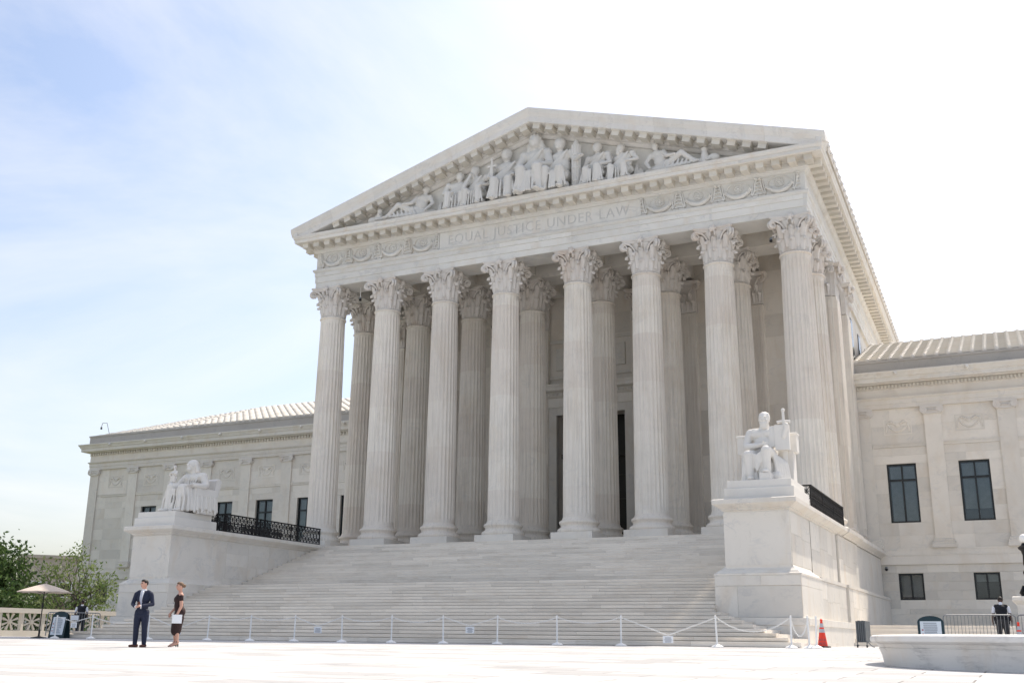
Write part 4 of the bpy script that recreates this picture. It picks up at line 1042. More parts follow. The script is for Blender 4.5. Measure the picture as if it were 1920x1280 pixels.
# ================================================================== IRON RAILINGS
def rail_panel(L, h):
    b = MB(); c = .30; n = max(1, round(L/c)); c = L/n
    b.bar((0, 0, h), (L, 0, h), .05).bar((0, 0, .04), (L, 0, .04), .035).bar((0, 0, h*.52), (L, 0, h*.52), .025)
    for i in range(n+1): b.bar((i*c, 0, 0), (i*c, 0, h), .03 if 0 < i < n else .055)
    for i in range(n):
        x0, x1 = i*c, (i+1)*c
        for z0, z1 in ((.04, h*.52), (h*.52, h)):
            b.bar((x0, 0, z0), (x1, 0, z1), .022).bar((x0, 0, z1), (x1, 0, z0), .022); mx_, mz = (x0+x1)/2, (z0+z1)/2
            b.bar((mx_, 0, z0), (mx_, 0, z1), .018).bar((x0, 0, mz), (x1, 0, mz), .018)
            b.tube([(mx_+.075*math.cos(a), 0, mz+.075*math.sin(a)) for a in [2*math.pi*j/8 for j in range(9)]], .012, 4)
    b.box(-.02, L+.02, -.045, .045, h, h+.035)
    return b.mesh('railing_panel', 'iron')
RP = {}
def rail(s):
    t = thing('iron_railing', 'black ornamental iron railing on the %s pedestal behind the statue' % ('right' if s > 0 else 'left'), 'railing', (0, 0, 5.18))
    def panel(p, L, rz):
        if round(L, 2) not in RP: RP[round(L, 2)] = rail_panel(L, .88)
        put('railing_panel', RP[round(L, 2)], t, (p[0], p[1], 0), rz)
    for x in (13.12, 15.86):
        for i in range(3): panel((s*x, -9.6+i*2.66, 0), 2.66, math.pi/2)
    panel((s*13.12 if s > 0 else -15.86, -9.6, 0), 2.74, 0)
rail(1); rail(-1)

# ================================================================== TERRACE STEPS (right) AND PARAPETS (left)
tr = thing('terrace_steps', 'low marble steps and terrace beside the right pedestal', 'steps')
for i in range(6):
    MB().box(16.05, 40, -3.4+i*.36, -2.4+i*.36 if i < 5 else 12.7, 0 if i else -.05, .15*(i+1)-.002*0).build('step', 'step', tr)
pp = thing('stone_parapet', 'pierced cream marble parapet left of the steps', 'parapet')
b = MB().sweep([(0, 0), (.06, .02), (.06, .22), (0, .26), (0, 1.30), (.07, 1.36), (.07, 1.50), (.03, 1.53)], -26.2, -24.4, -15.6, -14.2); b.build('end_pier', 'balus', pp)
MB().box(-24.75, -24.45, -14.2, -1.4, 0, .30).build('bottom_rail', 'balus', pp); MB().box(-24.82, -24.38, -14.2, -1.4, 1.18, 1.42).build('top_rail', 'balus', pp)
sm = MB()
for k in range(8): a = k*math.pi/4+math.pi/8; sm.box(-.01, .01, 0, 0, 0, 0) if False else sm.tube([(0, .10*math.cos(a), .44+.09*math.sin(a)), (0, .50*math.cos(a), .44+.44*math.sin(a))], [.03, .075], 4)
sm.tube([(-.06, 0, .44), (.06, 0, .44)], .12, 10)
smm = sm.mesh('pierced_star', 'balus')
for i in range(9):
    y = -13.6+i*1.36
    MB().box(-24.72, -24.48, y-.66-.07, y-.66+.07, .30, 1.18).build('baluster', 'balus', pp); put('pierced_star', smm, pp, (-24.6, y, .30))
p2 = thing('rear_parapet', 'grey shaded pierced parapet behind the cream parapet', 'parapet')
MB().box(-24.3, -16.6, -.6, -.3, 0, .30).build('bottom_rail', 'base', p2); MB().box(-24.3, -16.6, -.67, -.23, 1.28, 1.62).build('top_rail', 'base', p2)
for i in range(6): x = -23.6+i*1.36; MB().box(x-.73, x-.59, -.57, -.33, .30, 1.28).build('baluster', 'base', p2); put('pierced_star', smm, p2, (x, -.45, .34), math.pi/2)

# ================================================================== FOUNTAIN
fx, fy = 24.28, -31.6; fz = gz(fy)
ft = thing('fountain', 'round veined marble fountain basin at the right foreground', 'fountain', (fx, fy, fz))
b = MB(); b.lathe([(2.9, -.1), (3.50, -.1), (3.505, .02), (3.53, .15), (3.57, .25), (3.58, .252), (3.58, .265), (3.56, .268), (3.60, .33), (3.66, .345), (3.70, .37), (3.71, .41), (3.70, .45), (3.66, .475), (3.55, .48), (3.1, .47), (3.02, .45), (3.0, .2), (0.2, .15)], 96); b.build('basin', 'fountain', ft, smooth=40)
def water_mat():
    mt, n, bb = new_mat('fountain_water'); bb.inputs['Base Color'].default_value = (.05, .09, .09, 1); bb.inputs['Roughness'].default_value = .05; bb.inputs['IOR'].default_value = 1.33
    bp = n.nodes.new('ShaderNodeBump'); bp.inputs['Strength'].default_value = .1; n.links.new(noise(n, (1, 1, 1), 5), bp.inputs['Height']); n.links.new(bp.outputs[0], bb.inputs['Normal']); return mt
MAT['water'] = water_mat()
MB().lathe([(3.015, .30), (3.015, .33), (.1, .33)], 64).build('water', 'water', ft)

# ================================================================== STANCHIONS, CHAINS, NOTICES
SX = [-14.55, -12.45, -9.3, -6.22, -4.12, -2.03, .12, 2.26, 4.40, 6.52, 8.76, 11.02, 14.2, 16.45, 16.95, 17.12]
SY = [-18.2]*13+[-18.0, -17.75, -17.55]
SLEAN = [0]*12+[0, 0, 0, 0]
b = MB(); b.lathe([(.02, 0), (.19, 0), (.19, .02), (.15, .05), (.06, .085), (.032, .10), (.028, .12), (.028, .88), (.036, .885), (.036, .91), (.028, .915), (.033, .93), (.026, .955), (.01, .965)], 16)
SM = b.mesh('chain_stanchion', 'white', 40)
ords = ['first', 'second', 'third', 'fourth', 'fifth', 'sixth', 'seventh', 'eighth', 'ninth', 'tenth', 'eleventh', 'twelfth', 'thirteenth', 'fourteenth', 'fifteenth', 'last']
for i, (x, y) in enumerate(zip(SX, SY)):
    ql = random.Random(i+40); o = put('chain_stanchion', SM, None, (x, y, gz(y)), rot=(R(ql.uniform(-1.6, 1.6)), R(ql.uniform(-1.6, 1.6)), 0))
    tag(o, 'white plastic chain stanchion, %s from the left along the steps' % ords[i], 'stanchion', 'chain stanchions along the foot of the steps')
def chain(i, sag, sign=False):
    a = Vector((SX[i], SY[i], gz(SY[i])+.90)); c = Vector((SX[i+1], SY[i+1], gz(SY[i+1])+.90)); n = 20; b = MB(); pts = []
    for k in range(n+1):
        t = k/n; p = a.lerp(c, t); u = abs(2*t-1)
        p.z -= sag*(1-(u if sign else u*u)) ; pts.append(p)
    L = sum((pts[k+1]-pts[k]).length for k in range(n)); m_ = 0; acc = 0
    # individual links along the curve, alternately turned
    step = .055; d = 0; k = 0; seg = 0
    cum = [0]
    for k in range(n): cum.append(cum[-1]+(pts[k+1]-pts[k]).length)
    j = 0; li = 0
    while d+step < cum[-1]:
        def at(s_):
            kk = max(0, min(n-1, int(np.searchsorted(cum, s_)-1))); return pts[kk].lerp(pts[kk+1], (s_-cum[kk])/(cum[kk+1]-cum[kk]))
        p0, p1 = at(max(0, d-.012)), at(d+step+.012); t = (p1-p0).normalized(); sd_ = t.cross(Vector((0, 0, 1))).normalized(); ud = sd_.cross(t)
        v_ = (sd_ if li % 2 else ud)*.018
        b.tube([p0+v_*.4, p0.lerp(p1, .25)+v_, p0.lerp(p1, .75)+v_, p1+v_*.4, p1-v_*.4, p0.lerp(p1, .75)-v_, p0.lerp(p1, .25)-v_, p0-v_*.4, p0+v_*.4], .0065, 4)
        d += step; li += 1
    o = b.build('plastic_chain', 'white'); tag(o, 'white plastic chain sagging between the %s and %s stanchions' % (ords[i], ords[i+1]), 'chain', 'chains between the stanchions')
    if sign:
        mid = a.lerp(c, .5); z = mid.z-sag
        t = thing('paper_notice', 'small laminated notice hanging on the chain beside the %s stanchion' % ords[i], 'notice', (mid.x, mid.y-.012, z-.02), math.atan2(c.y-a.y, c.x-a.x), 'notices hung on the chain')
        MB().box(-.17, .17, -.004, .004, -.22, 0).build('sheet', 'paper', t)
        q = random.Random(i)
        for k in range(5):
            w_ = q.uniform(.08, .13); MB().box(-w_, w_, -.0055, -.0045, -.05-k*.033-.012, -.05-k*.033).build('text_line', 'ink', t)
for i, (sg, si) in enumerate([(.22, True), (.25, False), (.45, True), (.12, False), (.12, False), (.34, True), (.16, False), (.18, False), (.30, True), (.20, False), (.18, False), (.55, True), (.42, False), (.55, False)]): chain(i, sg, si)

# ================================================================== SMALL PROPS
def cone(loc, label, text=True):
    t = thing('traffic_cone', label, 'traffic cone', loc)
    H = .82; r = lambda z: .165-(.165-.035)*(z/H)
    def band(z0, z1, mat, nm, o=0.0): MB().lathe([(r(z0)-.02, z0), (r(z0)+o, z0), (r(z1)+o, z1), (r(z1)-.02, z1)], 24).build(nm, mat, t, smooth=40)
    MB().sweep([(0, 0), (0, .03), (-.02, .045)], -.22, .22, -.22, .22).build('rubber_base', 'black', t)
    band(.04, .46, 'orange', 'cone_body'); band(.46, .57, 'reflect', 'reflective_band', .003); band(.57, .62, 'orange', 'cone_body'); band(.62, .745, 'reflect', 'reflective_band', .003)
    MB().lathe([(.02, .745), (r(.745), .745), (.035, .81), (.042, .815), (.042, .86), (.02, .885), (.005, .89)], 20).build('cone_tip', 'orange', t, smooth=40)
    if text:
        for s_, z in (('SCUS', .20), ('AOC', .09)):
            cu = bpy.data.curves.new('lettering', 'FONT'); cu.body = s_; cu.size = .105; cu.align_x = 'CENTER'; cu.extrude = .002; cu.resolution_u = 2
            o = bpy.data.objects.new('tmp', cu); COL.objects.link(o); dg = bpy.context.evaluated_depsgraph_get(); dg.update()
            me = bpy.data.meshes.new_from_object(o.evaluated_get(dg)); bpy.data.objects.remove(o); me.materials.clear(); me.materials.append(MAT['ink'])
            phi0 = math.atan2(CAM[1]-loc[1], CAM[0]-loc[0]); phi0 = -math.pi/2+.17
            for v in me.vertices:               # wrap the letters round the cone
                zz = z+v.co.y; rr = r(zz)+.003+v.co.z; a = phi0+v.co.x/r(z+.04); v.co = (rr*math.cos(a), rr*math.sin(a), zz)
            put('lettering', me, t)
    return t
cone((17.05, -16.05, gz(-16.05)), 'orange traffic cone with two silver bands beside the right pedestal')
cone((22.72, -11.2, .0), 'orange and silver cone standing behind the fountain by the lamp', False)
def barricade_mesh(L=2.3, h=1.12, n=20):
    b = MB(); rr = .10
    pts = [(0, 0, .06), (0, 0, h-rr)]+[(rr-rr*math.cos(a), 0, h-rr+rr*math.sin(a)) for a in (.5, 1.05, 1.57)]+[(L-rr+rr*math.sin(a), 0, h-rr+rr*math.cos(a)) for a in (0, .5, 1.05, 1.57)]+[(L, 0, .06)]
    b.tube(pts, .022, 8); b.tube([(0, 0, .24), (L, 0, .24)], .018, 6)
    for i in range(1, n): x = i*L/n; b.tube([(x, 0, .24), (x, 0, h)], .009, 5)
    return b.mesh('bar_frame', 'steel')
BF = barricade_mesh()
FT = MB().tube([(0, -.30, .015), (0, -.05, .10), (0, 0, .12), (0, .05, .10), (0, .30, .015)], .02, 6).mesh('foot', 'steel')
def barricade(loc, rz, label):
    t = thing('crowd_barricade', label, 'barricade', loc, rz); put('bar_frame', BF, t); put('foot', FT, t, (.25, 0, 0)); put('foot', FT, t, (2.05, 0, 0)); return t
barricade((20.35, -10.9, 0), R(1), 'steel crowd barricade behind the fountain next to the blue sign')
barricade((22.72, -10.86, 0), R(1), 'steel crowd barricade behind the fountain at the right edge')
bl = barricade((-18.3, -15.4, 0), R(52), 'steel crowd barricade in front of the cream parapet')
MB().box(1.0, 1.35, -.03, -.02, .78, 1.0).build('notice_sheet', 'paper', bl)
# folded barricades standing edge-on behind the cone
fb_ = thing('folded_barricade_stack', 'grey folded barricade panels standing on castors beside the pedestal', 'barricade', (18.05, -14.0, 0), R(0))
for i in range(5): MB().box(-.15+i*.062, -.15+i*.062+.048, -.6, .6, .17, .84+.015*(i % 2)).build('folded_panel', 'bluegrey', fb_)
for x in (-.14, .16):
    MB().tube([(x, -.55, .2), (x, -.55, .09)], .02, 6).tube([(x, -.55, .09), (x+.05, -.62, .05)], .015, 6).build('castor_leg', 'steel', fb_)
    MB().tube([(x-.02, -.58, .045), (x+.02, -.58, .045)], .045, 12).build('wheel', 'black', fb_)
MB().tube([(.16, -.55, .2), (.34, -.60, .03), (.40, -.62, .02)], .016, 6).build('castor_leg', 'steel', fb_)
def aframe(loc, rz, label, lean=.16, w_=.34, h=1.12):
    t = thing('sign_stand', label, 'sign', loc, rz)
    for s in (1, -1):
        pts = [(-w_, 0), (w_, 0)]+[(w_*math.cos(a)*1.0, h*.80+h*.20*math.sin(a)) for a in [math.pi*j/10 for j in range(11)]]
        b = MB()
        def T(x, z, y): return (x, -s*(lean*(1-z/h)+.03)-s*y, z)
        b.loft([[T(x, z, 0) for x, z in pts], [T(x, z, .03) for x, z in pts]]); b.build('panel', 'signgreen', t)
        if s == 1:
            bd = MB(); bd.loft([[T(x, z, .032) for x, z in ((-w_*.80, .14), (w_*.80, .14), (w_*.80, .88), (-w_*.80, .88))], [T(x, z, .037) for x, z in ((-w_*.80, .14), (w_*.80, .14), (w_*.80, .88), (-w_*.80, .88))]]); bd.build('sign_board', 'board', t)
            q = random.Random(5)
            for k in range(9):
                z = .83-.072*k; ww = w_*(.55 if k < 3 else .5); x0 = -ww if k < 3 else -w_*.5
                x1 = x0+2*ww*q.uniform(.75, 1)
                for dz in (0, .03): MB().loft([[T(x, zz, .0385) for x, zz in ((x0, z-dz-.012), (x1, z-dz-.012), (x1, z-dz), (x0, z-dz))], [T(x, zz, .0395) for x, zz in ((x0, z-dz-.012), (x1, z-dz-.012), (x1, z-dz), (x0, z-dz))]]).build('text_line', 'ink', t)
                if k >= 3 and k % 2: MB().loft([[T(x, zz, .0385) for x, zz in ((-w_*.70, z-.04), (-w_*.56, z-.04), (-w_*.56, z), (-w_*.70, z))], [T(x, zz, .0395) for x, zz in ((-w_*.70, z-.04), (-w_*.56, z-.04), (-w_*.56, z), (-w_*.70, z))]]).build('symbol', 'inkred', t)
    return t
aframe((20.02, -12.2, 0), R(4), 'dark teal sign stand with white notice behind the fountain', w_=.42, h=1.06)
aframe((-14.75, -17.9+.1, gz(-17.8)), R(20), 'dark green sign stand beside the umbrella at the left end of the steps', .24)
# umbrella
um = thing('patio_umbrella', 'pale pink patio umbrella on a black pole by the left parapet', 'umbrella', (-15.45, -18.25, gz(-18.25)))
b = MB(); N = 8; top = (0, 0, 2.52); rings = []
for r_, z in ((.05, 2.27), (.38, 2.18), (.75, 2.06), (1.10, 1.93)): rings.append([(r_*(1 if j % 2 == 0 else .955)*math.cos(math.pi*j/N+.2), r_*(1 if j % 2 == 0 else .955)*math.sin(math.pi*j/N+.2), z-(0 if j % 2 == 0 else -.02*r_)) for j in range(2*N)])
for r_, z in ((1.095, 1.89), (1.08, 1.91), (.75, 2.04), (.38, 2.16), (.05, 2.25)): rings.append([(r_*(1 if j % 2 == 0 else .955)*math.cos(math.pi*j/N+.2), r_*(1 if j % 2 == 0 else .955)*math.sin(math.pi*j/N+.2), z-(0 if j % 2 == 0 else -.02*r_)) for j in range(2*N)])
b.loft(rings); b.build('canopy', 'canvas', um)
MB().tube([(0, 0, .05), (0, 0, 2.25)], .022, 8).lathe([(.03, 1.25), (.045, 1.27), (.045, 1.45), (.03, 1.47)], 10).build('pole', 'black', um)
MB().lathe([(.1, 0), (.32, 0), (.32, .03), (.10, .07), (.04, .09), (.04, .35), (.03, .36)], 20).build('weighted_base', 'black', um)
for k in range(N):
    a = 2*math.pi*k/N+.2; MB().tube([(.03*math.cos(a), .03*math.sin(a), 1.85), (.62*math.cos(a), .62*math.sin(a), 2.05)], .007, 4).build('rib', 'black', um)
# lamp at the right edge
lp = thing('street_lamp', 'black iron globe lamp on a marble pier at the right edge', 'street lamp', (23.2, -9.9, -.22))
MB().sweep([(0, 0), (.10, .02), (.10, .3), (0, .34), (0, 1.70), (.04, 1.74), (.12, 1.82), (.14, 1.84), (.14, 1.95), (.10, 1.98)], -.45, .45, -.45, .45).build('pier', 'base', lp)
b = MB(); b.lathe([(.05, 1.975), (.26, 1.98), (.26, 2.05), (.20, 2.12), (.22, 2.25), (.13, 2.35), (.17, 2.45), (.09, 2.55), (.13, 2.72), (.16, 2.80), (.10, 2.92), (.09, 3.0), (.12, 3.1), (.10, 3.4), (.14, 3.55), (.22, 3.62), (.24, 3.68), (.12, 3.75), (.09, 3.82), (.05, 3.83)], 16)
for k in range(4): a = k*math.pi/2+.4; b.tube([(.22*math.cos(a), .22*math.sin(a), 2.0), (.30*math.cos(a), .30*math.sin(a), 2.1), (.20*math.cos(a), .20*math.sin(a), 2.35)], [.08, .07, .04], 6)
b.build('post', 'iron', lp, smooth=40); MB().ball((0, 0, 3.98), .165, 20, 14).build('globe', 'globe', lp, smooth=True)
# security cameras
def dome_cam(loc, label, arm):
    t = thing('security_camera', label, 'camera', loc, 0, None)
    MB().tube([(0, 0, 0), (0, 0, .12)], .07, 12).build('housing', 'steel', t); MB().ball((0, 0, -.02), .09, 12, 8).build('dome', 'black', t, smooth=True); MB().tube(arm, .025, 6).build('bracket', 'white' if arm[-1][2] > .9 else 'steel', t)
dome_cam((-12.35, .1, 20.3), 'dome camera hanging from the ceiling between the two leftmost columns', [(0, 0, .15), (0, 0, .98)])
dome_cam((13.15, -.55, 19.95), 'dome camera tucked beside the rightmost front capital', [(0, 0, .15), (.25, .2, .25), (.55, .35, .25)])
dome_cam((-46.6, 12.6, 17.0), 'camera on a curved bracket at the left wing roof corner', [(0, 0, .15), (.1, 0, .45), (.6, 0, .4), (1.0, 0, -.55)])
dome_cam((15.95, 12.70, 4.2), 'small dome camera under the string course of the right wing', [(0, 0, .1), (0, .1, .12), (0, .2, .12)])
# ================================================================== TREES AND DISTANT BUILDING
def leaves(b, c, n, size, q, sq=1.0):
    for _ in range(n):
        p = Vector(c)+Vector((q.gauss(0, .42), q.gauss(0, .42), q.gauss(0, .36)*sq))*1.0
        d = Vector((q.uniform(-1, 1), q.uniform(-1, 1), q.uniform(-.6, .6))).normalized(); u = d.orthogonal().normalized(); u.rotate(Matrix.Rotation(q.uniform(0, 6.28), 3, d)); L = size*q.uniform(.7, 1.3)
        e = d.cross(u)
        b.add([p-u*L*.5, p+e*L*.22+d*.01, p+u*L*.5, p-e*L*.22+d*.01], [(0, 1, 2), (0, 2, 3)])
def tree(loc, label, clumps, trunkpts, size, per, mat, seed, group=None):
    t = thing('tree', label, 'tree', loc); q = random.Random(seed); tb = MB(); cb = MB()
    base = Vector(trunkpts[0])
    forks = [Vector(p) for p in trunkpts]
    tb.tube(forks, [.11*(1-.5*i/len(forks)) for i in range(len(forks))], 7)
    for c in clumps:
        c = Vector(c); f = forks[min(len(forks)-1, q.randrange(1, len(forks)))]
        mid = f.lerp(c, .5)+Vector((q.uniform(-.2, .2), q.uniform(-.2, .2), q.uniform(-.25, .05))); tb.tube([f, mid, c], [.045, .03, .01], 5)
        for _ in range(3): e = c+Vector((q.uniform(-.6, .6), q.uniform(-.6, .6), q.uniform(-.2, .6))); tb.tube([mid.lerp(c, .6), e], [.014, .006], 4)
        leaves(cb, c, int(per*q.uniform(.5, 1.4)), size, q)
    tb.build('trunk', 'bark', t); cb.build('crown', mat, t)
    return t
q = random.Random(21)
right_dir = Vector((.86, .51, 0))                    # roughly across the view
def cl(lst): return [tuple(right_dir*x+Vector((-.51, .86, 0))*q.uniform(-1.2, 1.2)+Vector((0, 0, z))) for x, z in lst]
open_cl = [(-1.9, 3.3), (-1.5, 4.1), (-.9, 4.3), (-.5, 3.5), (-.1, 4.5), (.15, 5.0), (.3, 5.3), (.5, 4.4), (.8, 3.8), (1.2, 3.5), (1.5, 4.1), (1.9, 3.6), (2.3, 3.2), (2.6, 3.5), (2.2, 2.6), (1.7, 2.9), (1.4, 2.2), (-.3, 2.6), (-1.2, 2.7), (-1.9, 2.3), (-.8, 3.0), (.4, 3.0), (0, 3.7), (-1.3, 3.6), (.9, 2.9), (2.75, 2.9), (1.9, 2.0), (1.2, 1.8), (-.2, 1.9), (-1.0, 1.9)]
tree((-28.9, -5.0, -.35), 'open light green tree with thin branches behind the umbrella', cl(open_cl), [(0, 0, 0), (.1, 0, .7), (.3, .15, 1.4), (.7, .4, 2.3), (1.3, .7, 2.9)], .23, 72, 'leaf_light', 4)
dk = [(q.uniform(-1.7, 1.1), q.uniform(.6, 4.9)) for _ in range(46)]
dk = [(x, z) for x, z in dk if z < 5.3-.6*max(0, x+.4)**2]
tree((-30.4, -8.2, 0), 'dense dark green evergreen tree at the left edge', cl(dk), [(0, 0, 0), (0, 0, 1.2), (.1, .1, 2.6), (0, .1, 3.8)], .26, 190, 'leaf_dark', 8)
lo = [(q.uniform(-2.4, 1.4), q.uniform(.5, 2.2)) for _ in range(26)]
tree((-32.5, -1.5, 0), 'low dark shrub mass behind the umbrella and parapet', cl(lo), [(0, 0, 0), (0, 0, .6), (.1, .1, 1.2)], .24, 160, 'leaf_dark', 9)
db = thing('distant_building', 'beige flat-roofed building far behind the trees at left', 'building', (-84.5, 37.6, 0), R(50))
MB().box(0, 30, 0, 12, 0, 8.8).build('wall', 'concrete', db); MB().box(-.2, 30.2, -.2, 12.2, 8.8, 9.2).build('roof_edge', 'concrete', db)
for i in range(8):
    for j in range(2):
        f = MB().box(1.5+i*3.2, 3.0+i*3.2, -.08, .1, 1.2+j*3.1, 3.0+j*3.1).build('window', 'white', db); MB().box(1.65+i*3.2, 2.85+i*3.2, -.10, -.07, 1.35+j*3.1, 2.85+j*3.1).build('pane', 'dark', f)

# ================================================================== PEOPLE
def hand(f, wrist, dirv, palmn, t, sc=1.0, curl=.6, side=1):
    """palm + four fingers + thumb; dirv = finger direction, palmn = palm normal"""
    d = Vector(dirv).normalized(); n = Vector(palmn).normalized(); n = (n-d*n.dot(d)).normalized(); s = d.cross(n)*side
    wv = Vector(wrist); pc = wv+d*.05*sc
    f.cap(wv, pc+d*.03*sc, .024*sc, .026*sc, t)
    for k in (-1, 1): f.cap(wv+d*.02*sc+s*.015*k*sc, wv+d*.085*sc+s*.026*k*sc, .016*sc, .015*sc, t)
    for k, L in enumerate((.070, .080, .075, .058)):
        b0 = wv+d*.088*sc+s*(.030-.020*k)*sc
        d1 = (d*math.cos(curl*.5)+n*math.sin(curl*.5)); d2 = (d*math.cos(curl*1.4)+n*math.sin(curl*1.4))
        m1 = b0+d1*L*.5*sc; f.cap(b0, m1, .0095*sc, .009*sc, t); f.cap(m1, m1+d2*L*.5*sc, .009*sc, .0075*sc, t)
    tb_ = wv+d*.025*sc+s*.03*sc; tm = tb_+(d*.6+s*.6+n*.4).normalized()*.04*sc; f.cap(tb_, tm, .012*sc, .010*sc, t); f.cap(tm, tm+(d*.9+n*.5).normalized()*.03*sc, .010*sc, .008*sc, t)
def head(f, c, yaw, skin, hair, eye, lip, short=True, pitch=0.0):
    Mr = Matrix.Rotation(yaw, 3, 'Z') @ Matrix.Rotation(pitch, 3, 'X')
    def T(x, y, z): return Vector(c)+Mr @ Vector((x, y, z))
    e = Mr.to_euler()
    f.ell(T(0, 0, 0), (.074, .092, .112), skin, e); f.ell(T(0, -.028, -.060), (.054, .058, .052), skin, e)
    f.cap(T(0, -.088, .012), T(0, -.106, -.022), .010, .014, skin)
    for s in (-1, 1):
        f.ell(T(s*.076, .008, -.005), (.012, .020, .030), skin, e); f.ell(T(s*.030, -.084, .012), (.012, .010, .007), eye, e); f.ell(T(s*.031, -.087, .030), (.018, .008, .005), hair, e)
    f.ell(T(0, -.084, -.058), (.024, .010, .008), lip, e)
    f.ell(T(0, .022, .030), (.081, .088, .096), hair, e); f.ell(T(0, -.02, .080), (.070, .072, .045), hair, e)
    return T
def person(label, loc, rz, H, form_fn, mats, vox=.0085):
    f = Form(); extra = form_fn(f); f.xf(Matrix.Scale(H/1.78, 4))
    t = thing('person', label, 'person', loc, rz)
    put('body', f.mesh('body', mats, vox, 2, 14), t)
    if extra: extra(t, H/1.78)
    return t
def shoes(f, x, y, t, a=0.0, L=.27):
    d = Vector((math.sin(a), -math.cos(a), 0)); p = Vector((x, y, 0))
    f.cap(p-d*.05+Vector((0, 0, .045)), p+d*(L-.12)+Vector((0, 0, .035)), .045, .034, t); f.cap(p-d*.06+Vector((0, 0, .025)), p+d*.0+Vector((0, 0, .028)), .03, .03, t)
# man: 0 suit 1 shirt 2 tie 3 skin 4 hair 5 shoe 6 eye 7 lip
def man(f):
    for s in (-1, 1):
        fx_ = s*.125
        f.chain([(s*.09, 0, .92), (s*.105, -.01, .70), (s*.115, -.015, .50), (s*.12, .015, .28), (fx_, .02, .10)], [.108, .100, .078, .072, .060], 0)
        shoes(f, fx_, .03, 5, -.7 if s < 0 else -.25)
    f.ell((0, .0, .94), (.168, .122, .15), 0); f.ell((0, .0, 1.08), (.162, .122, .20), 0); f.ell((0, .0, 1.27), (.190, .128, .18), 0); f.ell((0, .01, 1.40), (.185, .105, .10), 0)
    f.cap((-.10, -.01, .84), (.10, -.01, .84), .105, .105, 0); f.cap((-.12, .0, 1.425), (.12, .0, 1.425), .066, .066, 0)
    # shirt front (V), tie, collar
    f.chain([(-.01, -.090, 1.45), (-.02, -.116, 1.30), (-.015, -.118, 1.12), (0, -.116, 1.02)], [.045, .038, .026, .014], 1)
    f.chain([(-.01, -.118, 1.45), (-.015, -.140, 1.30), (-.01, -.136, 1.10)], [.018, .023, .016], 2)
    f.cap((0, .01, 1.46), (0, -.01, 1.50), .064, .061, 1)
    f.cap((0, .0, 1.47), (0, -.012, 1.57), .058, .056, 3)
    head(f, (0, -.03, 1.665), -.75, 3, 4, 6, 7)
    # stubble
    for s, el, wr in ((-1, (-.27, -.03, 1.13), (-.12, -.235, 1.06)), (1, (.275, -.01, 1.13), (.085, -.235, 1.075))):
        f.cap((s*.12, .01, 1.45), (s*.205, .0, 1.39), .060, .066, 0); f.chain([(s*.21, .0, 1.38), el, wr], [.064, .055, .046], 0)
        dv = Vector((-s*.6, -.35, -.05)).normalized(); f.cap(Vector(wr), Vector(wr)+dv*.03, .040, .038, 1); hand(f, Vector(wr)+dv*.035, dv, (0, -.2, -1) if s > 0 else (.3, -.2, 1), 3, 1.05, 1.0, s)
    def extra(t, k):
        tag(MB().box(-.035, .035, -.30, -.28, 1.03, 1.17).build('mobile_phone', 'shoe', loc=t.location, rz=t.rotation_euler.z), 'dark red mobile phone held at the waist by the person in the navy suit', 'phone')
    return extra
person('person in navy suit and silver tie holding a phone at the waist', (1.55, -29.75, gz(-29.75)), R(22), 1.76, man, ['suit', 'shirt', 'tie', 'skin', 'hair', 'shoe', 'eye', 'lip'])
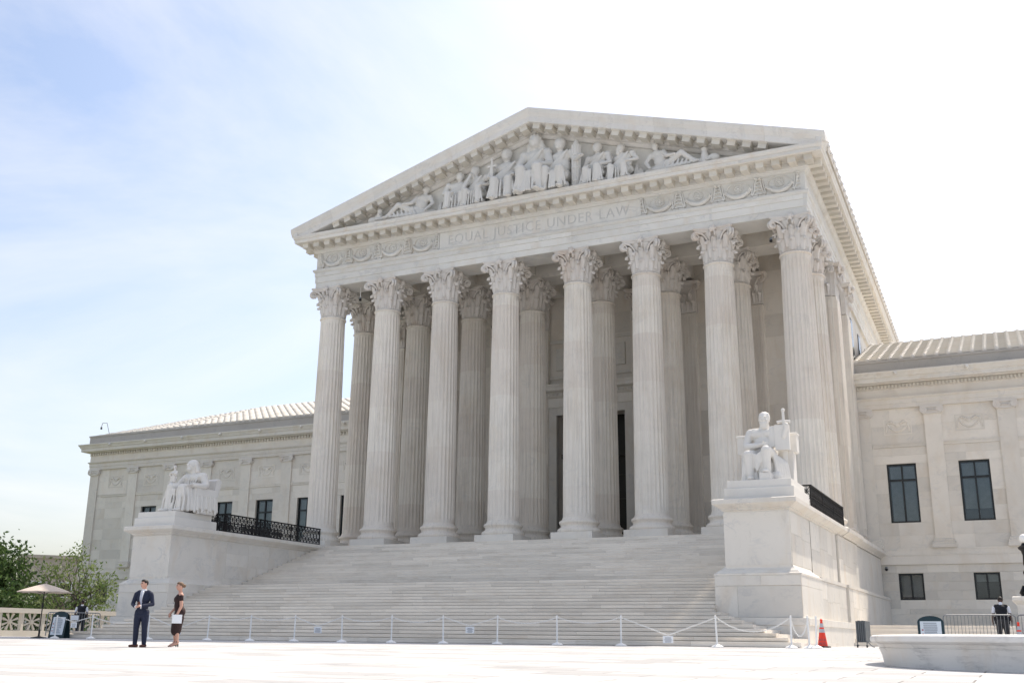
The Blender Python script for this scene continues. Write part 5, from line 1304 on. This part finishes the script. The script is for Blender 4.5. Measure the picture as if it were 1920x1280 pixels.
# woman: 0 dress 1 skin 2 hair 3 shoe 4 eye 5 lip
def woman(f):
    Hh = .07
    for s in (-1, 1):
        y0 = -.02 if s > 0 else -.05
        f.chain([(s*.075, y0, .55), (s*.07, y0+.01, .40), (s*.065, y0+.03, .20), (s*.065, y0+.03, .12)], [.070, .060, .043, .038], 1)
        f.chain([(s*.065, y0+.045, .10), (s*.065, y0-.03, .075), (s*.065, y0-.12, .03)], [.036, .034, .026], 1)
        f.chain([(s*.065, y0+.05, .075), (s*.065, y0-.03, .045), (s*.065, y0-.14, .016)], [.022, .018, .016], 3); f.cap((s*.065, y0+.065, .075), (s*.065, y0+.07, .012), .020, .016, 3)
        f.cap((s*.065-.04, y0+.02, .14), (s*.065+.04, y0+.02, .14), .012, .012, 3); f.cap((s*.065, y0+.065, .14), (s*.065, y0-.01, .13), .03, .02, 1)
        f.cap((s*.05, -.04, .47), (s*.085, 0, .85), .095, .118, 0)
    f.ell((0, -.01, .60), (.150, .120, .24), 0); f.ell((0, .035, .95), (.178, .150, .16), 0); f.ell((0, -.015, 1.12), (.150, .128, .16), 0); f.ell((0, -.035, 1.28), (.165, .130, .13), 0); f.ell((0, -.01, 1.37), (.17, .105, .075), 0)
    f.chain([(0, -.03, .44), (0, -.02, .60), (0, 0, .80)], [.145, .150, .165], 0); f.ell((0, -.03, .40), (.135, .105, .07), 0)
    f.ell((0, .0, 1.42), (.165, .075, .055), 1); f.cap((0, .005, 1.44), (0, -.015, 1.56), .056, .050, 1)
    T = head(f, (0, -.03, 1.645), .05, 1, 2, 4, 5); f.ell((0, .085, 1.66), (.05, .05, .05), 2)
    f.cap((-.06, -.085, 1.735), (.06, -.085, 1.735), .012, .012, 4)
    for s in (-1, 1):
        f.ell((s*.175, .0, 1.40), (.062, .062, .062), 1); f.cap((s*.185, .0, 1.36), (s*.20, .0, 1.28), .066, .064, 0)
        if s > 0: arm = [(.195, .0, 1.30), (.215, .02, 1.10), (.19, -.06, .90)]
        else: arm = [(-.195, .0, 1.30), (-.215, -.02, 1.10), (-.16, -.19, .92)]
        f.chain(arm, [.054, .044, .030], 1); hand(f, arm[-1], (-.05*s, -.25, -1), (-s, 0, 0), 1, .92, .7, -s)
    def extra(t, k):
        tag(MB().box(.235, .242, -.20, .06, .62, .85).build('white_folder', 'paper', loc=t.location, rz=t.rotation_euler.z), 'white papers held low by the person in the brown dress', 'papers')
    return extra
person('person in dark brown off-shoulder dress holding white papers', (2.05, -28.9, gz(-28.9)), R(-38), 1.74, woman, ['dress', 'skin', 'hair2', 'black', 'eye', 'lip'])
# guard: 0 vest 1 shirt 2 trousers 3 skin 4 hair 5 shoe
def guard_fn(bow, trs):
    def g(f):
        for s in (-1, 1):
            f.chain([(s*.09, 0, .92), (s*.11, -.01, .70), (s*.12, -.015, .50), (s*.13, .015, .28), (s*.135, .02, .10)], [.125, .108, .084, .078, .066], 2); shoes(f, s*.135, .03, 5, s*.2)
        f.ell((0, .0, .95), (.18, .13, .13), 2); f.cap((-.15, 0, 1.0), (.15, 0, 1.0), .115, .115, 0); f.ell((0, .0, 1.12), (.19, .135, .18), 0); f.ell((0, .0, 1.29), (.205, .14, .17), 0); f.ell((0, .0, 1.40), (.17, .11, .09), 0)
        f.cap((-.15, .0, 1.42), (.15, .0, 1.42), .080, .080, 0); f.ell((0, .03, 1.33), (.19, .15, .15), 0); f.ell((0, .04, 1.15), (.18, .14, .20), 0); f.cap((0, .0, 1.46), (0, -.02, 1.515), .070, .064, 1); f.cap((0, 0, 1.47), (0, -.02-.04*bow, 1.57), .058, .056, 3)
        head(f, (0, -.03-.06*bow, 1.66-.03*bow), .1, 3, 4, 4, 3, True, .5*bow)
        for s in (-1, 1):
            f.chain([(s*.235, .0, 1.37), (s*.262, .01, 1.22)], [.058, .060], 1); el = (s*.28, .03, 1.12); wr = (s*.30, -.04, .90); f.chain([(s*.25, .01, 1.22), el, wr], [.050, .046, .034], 3); hand(f, wr, (0, -.2, -1), (-s, 0, 0), 3, 1.05, .7, -s)
            f.cap((s*.19, .0, .96), (s*.20, .02, .86), .05, .045, 0)
    return g
person('person in dark vest and white shirt seen from behind, right of the steps', (22.22, -10.75+.4, 0), R(178), 1.78, guard_fn(1.0, 0), ['vest', 'shirt', 'trousers', 'skin2', 'hair', 'black'], .010)
person('person in black vest seen from behind near the left parapet', (-20.6, -11.3, .0), R(215), 1.86, guard_fn(.2, 0), ['vest', 'shirt', 'vest', 'skin2', 'hair', 'black'], .010)
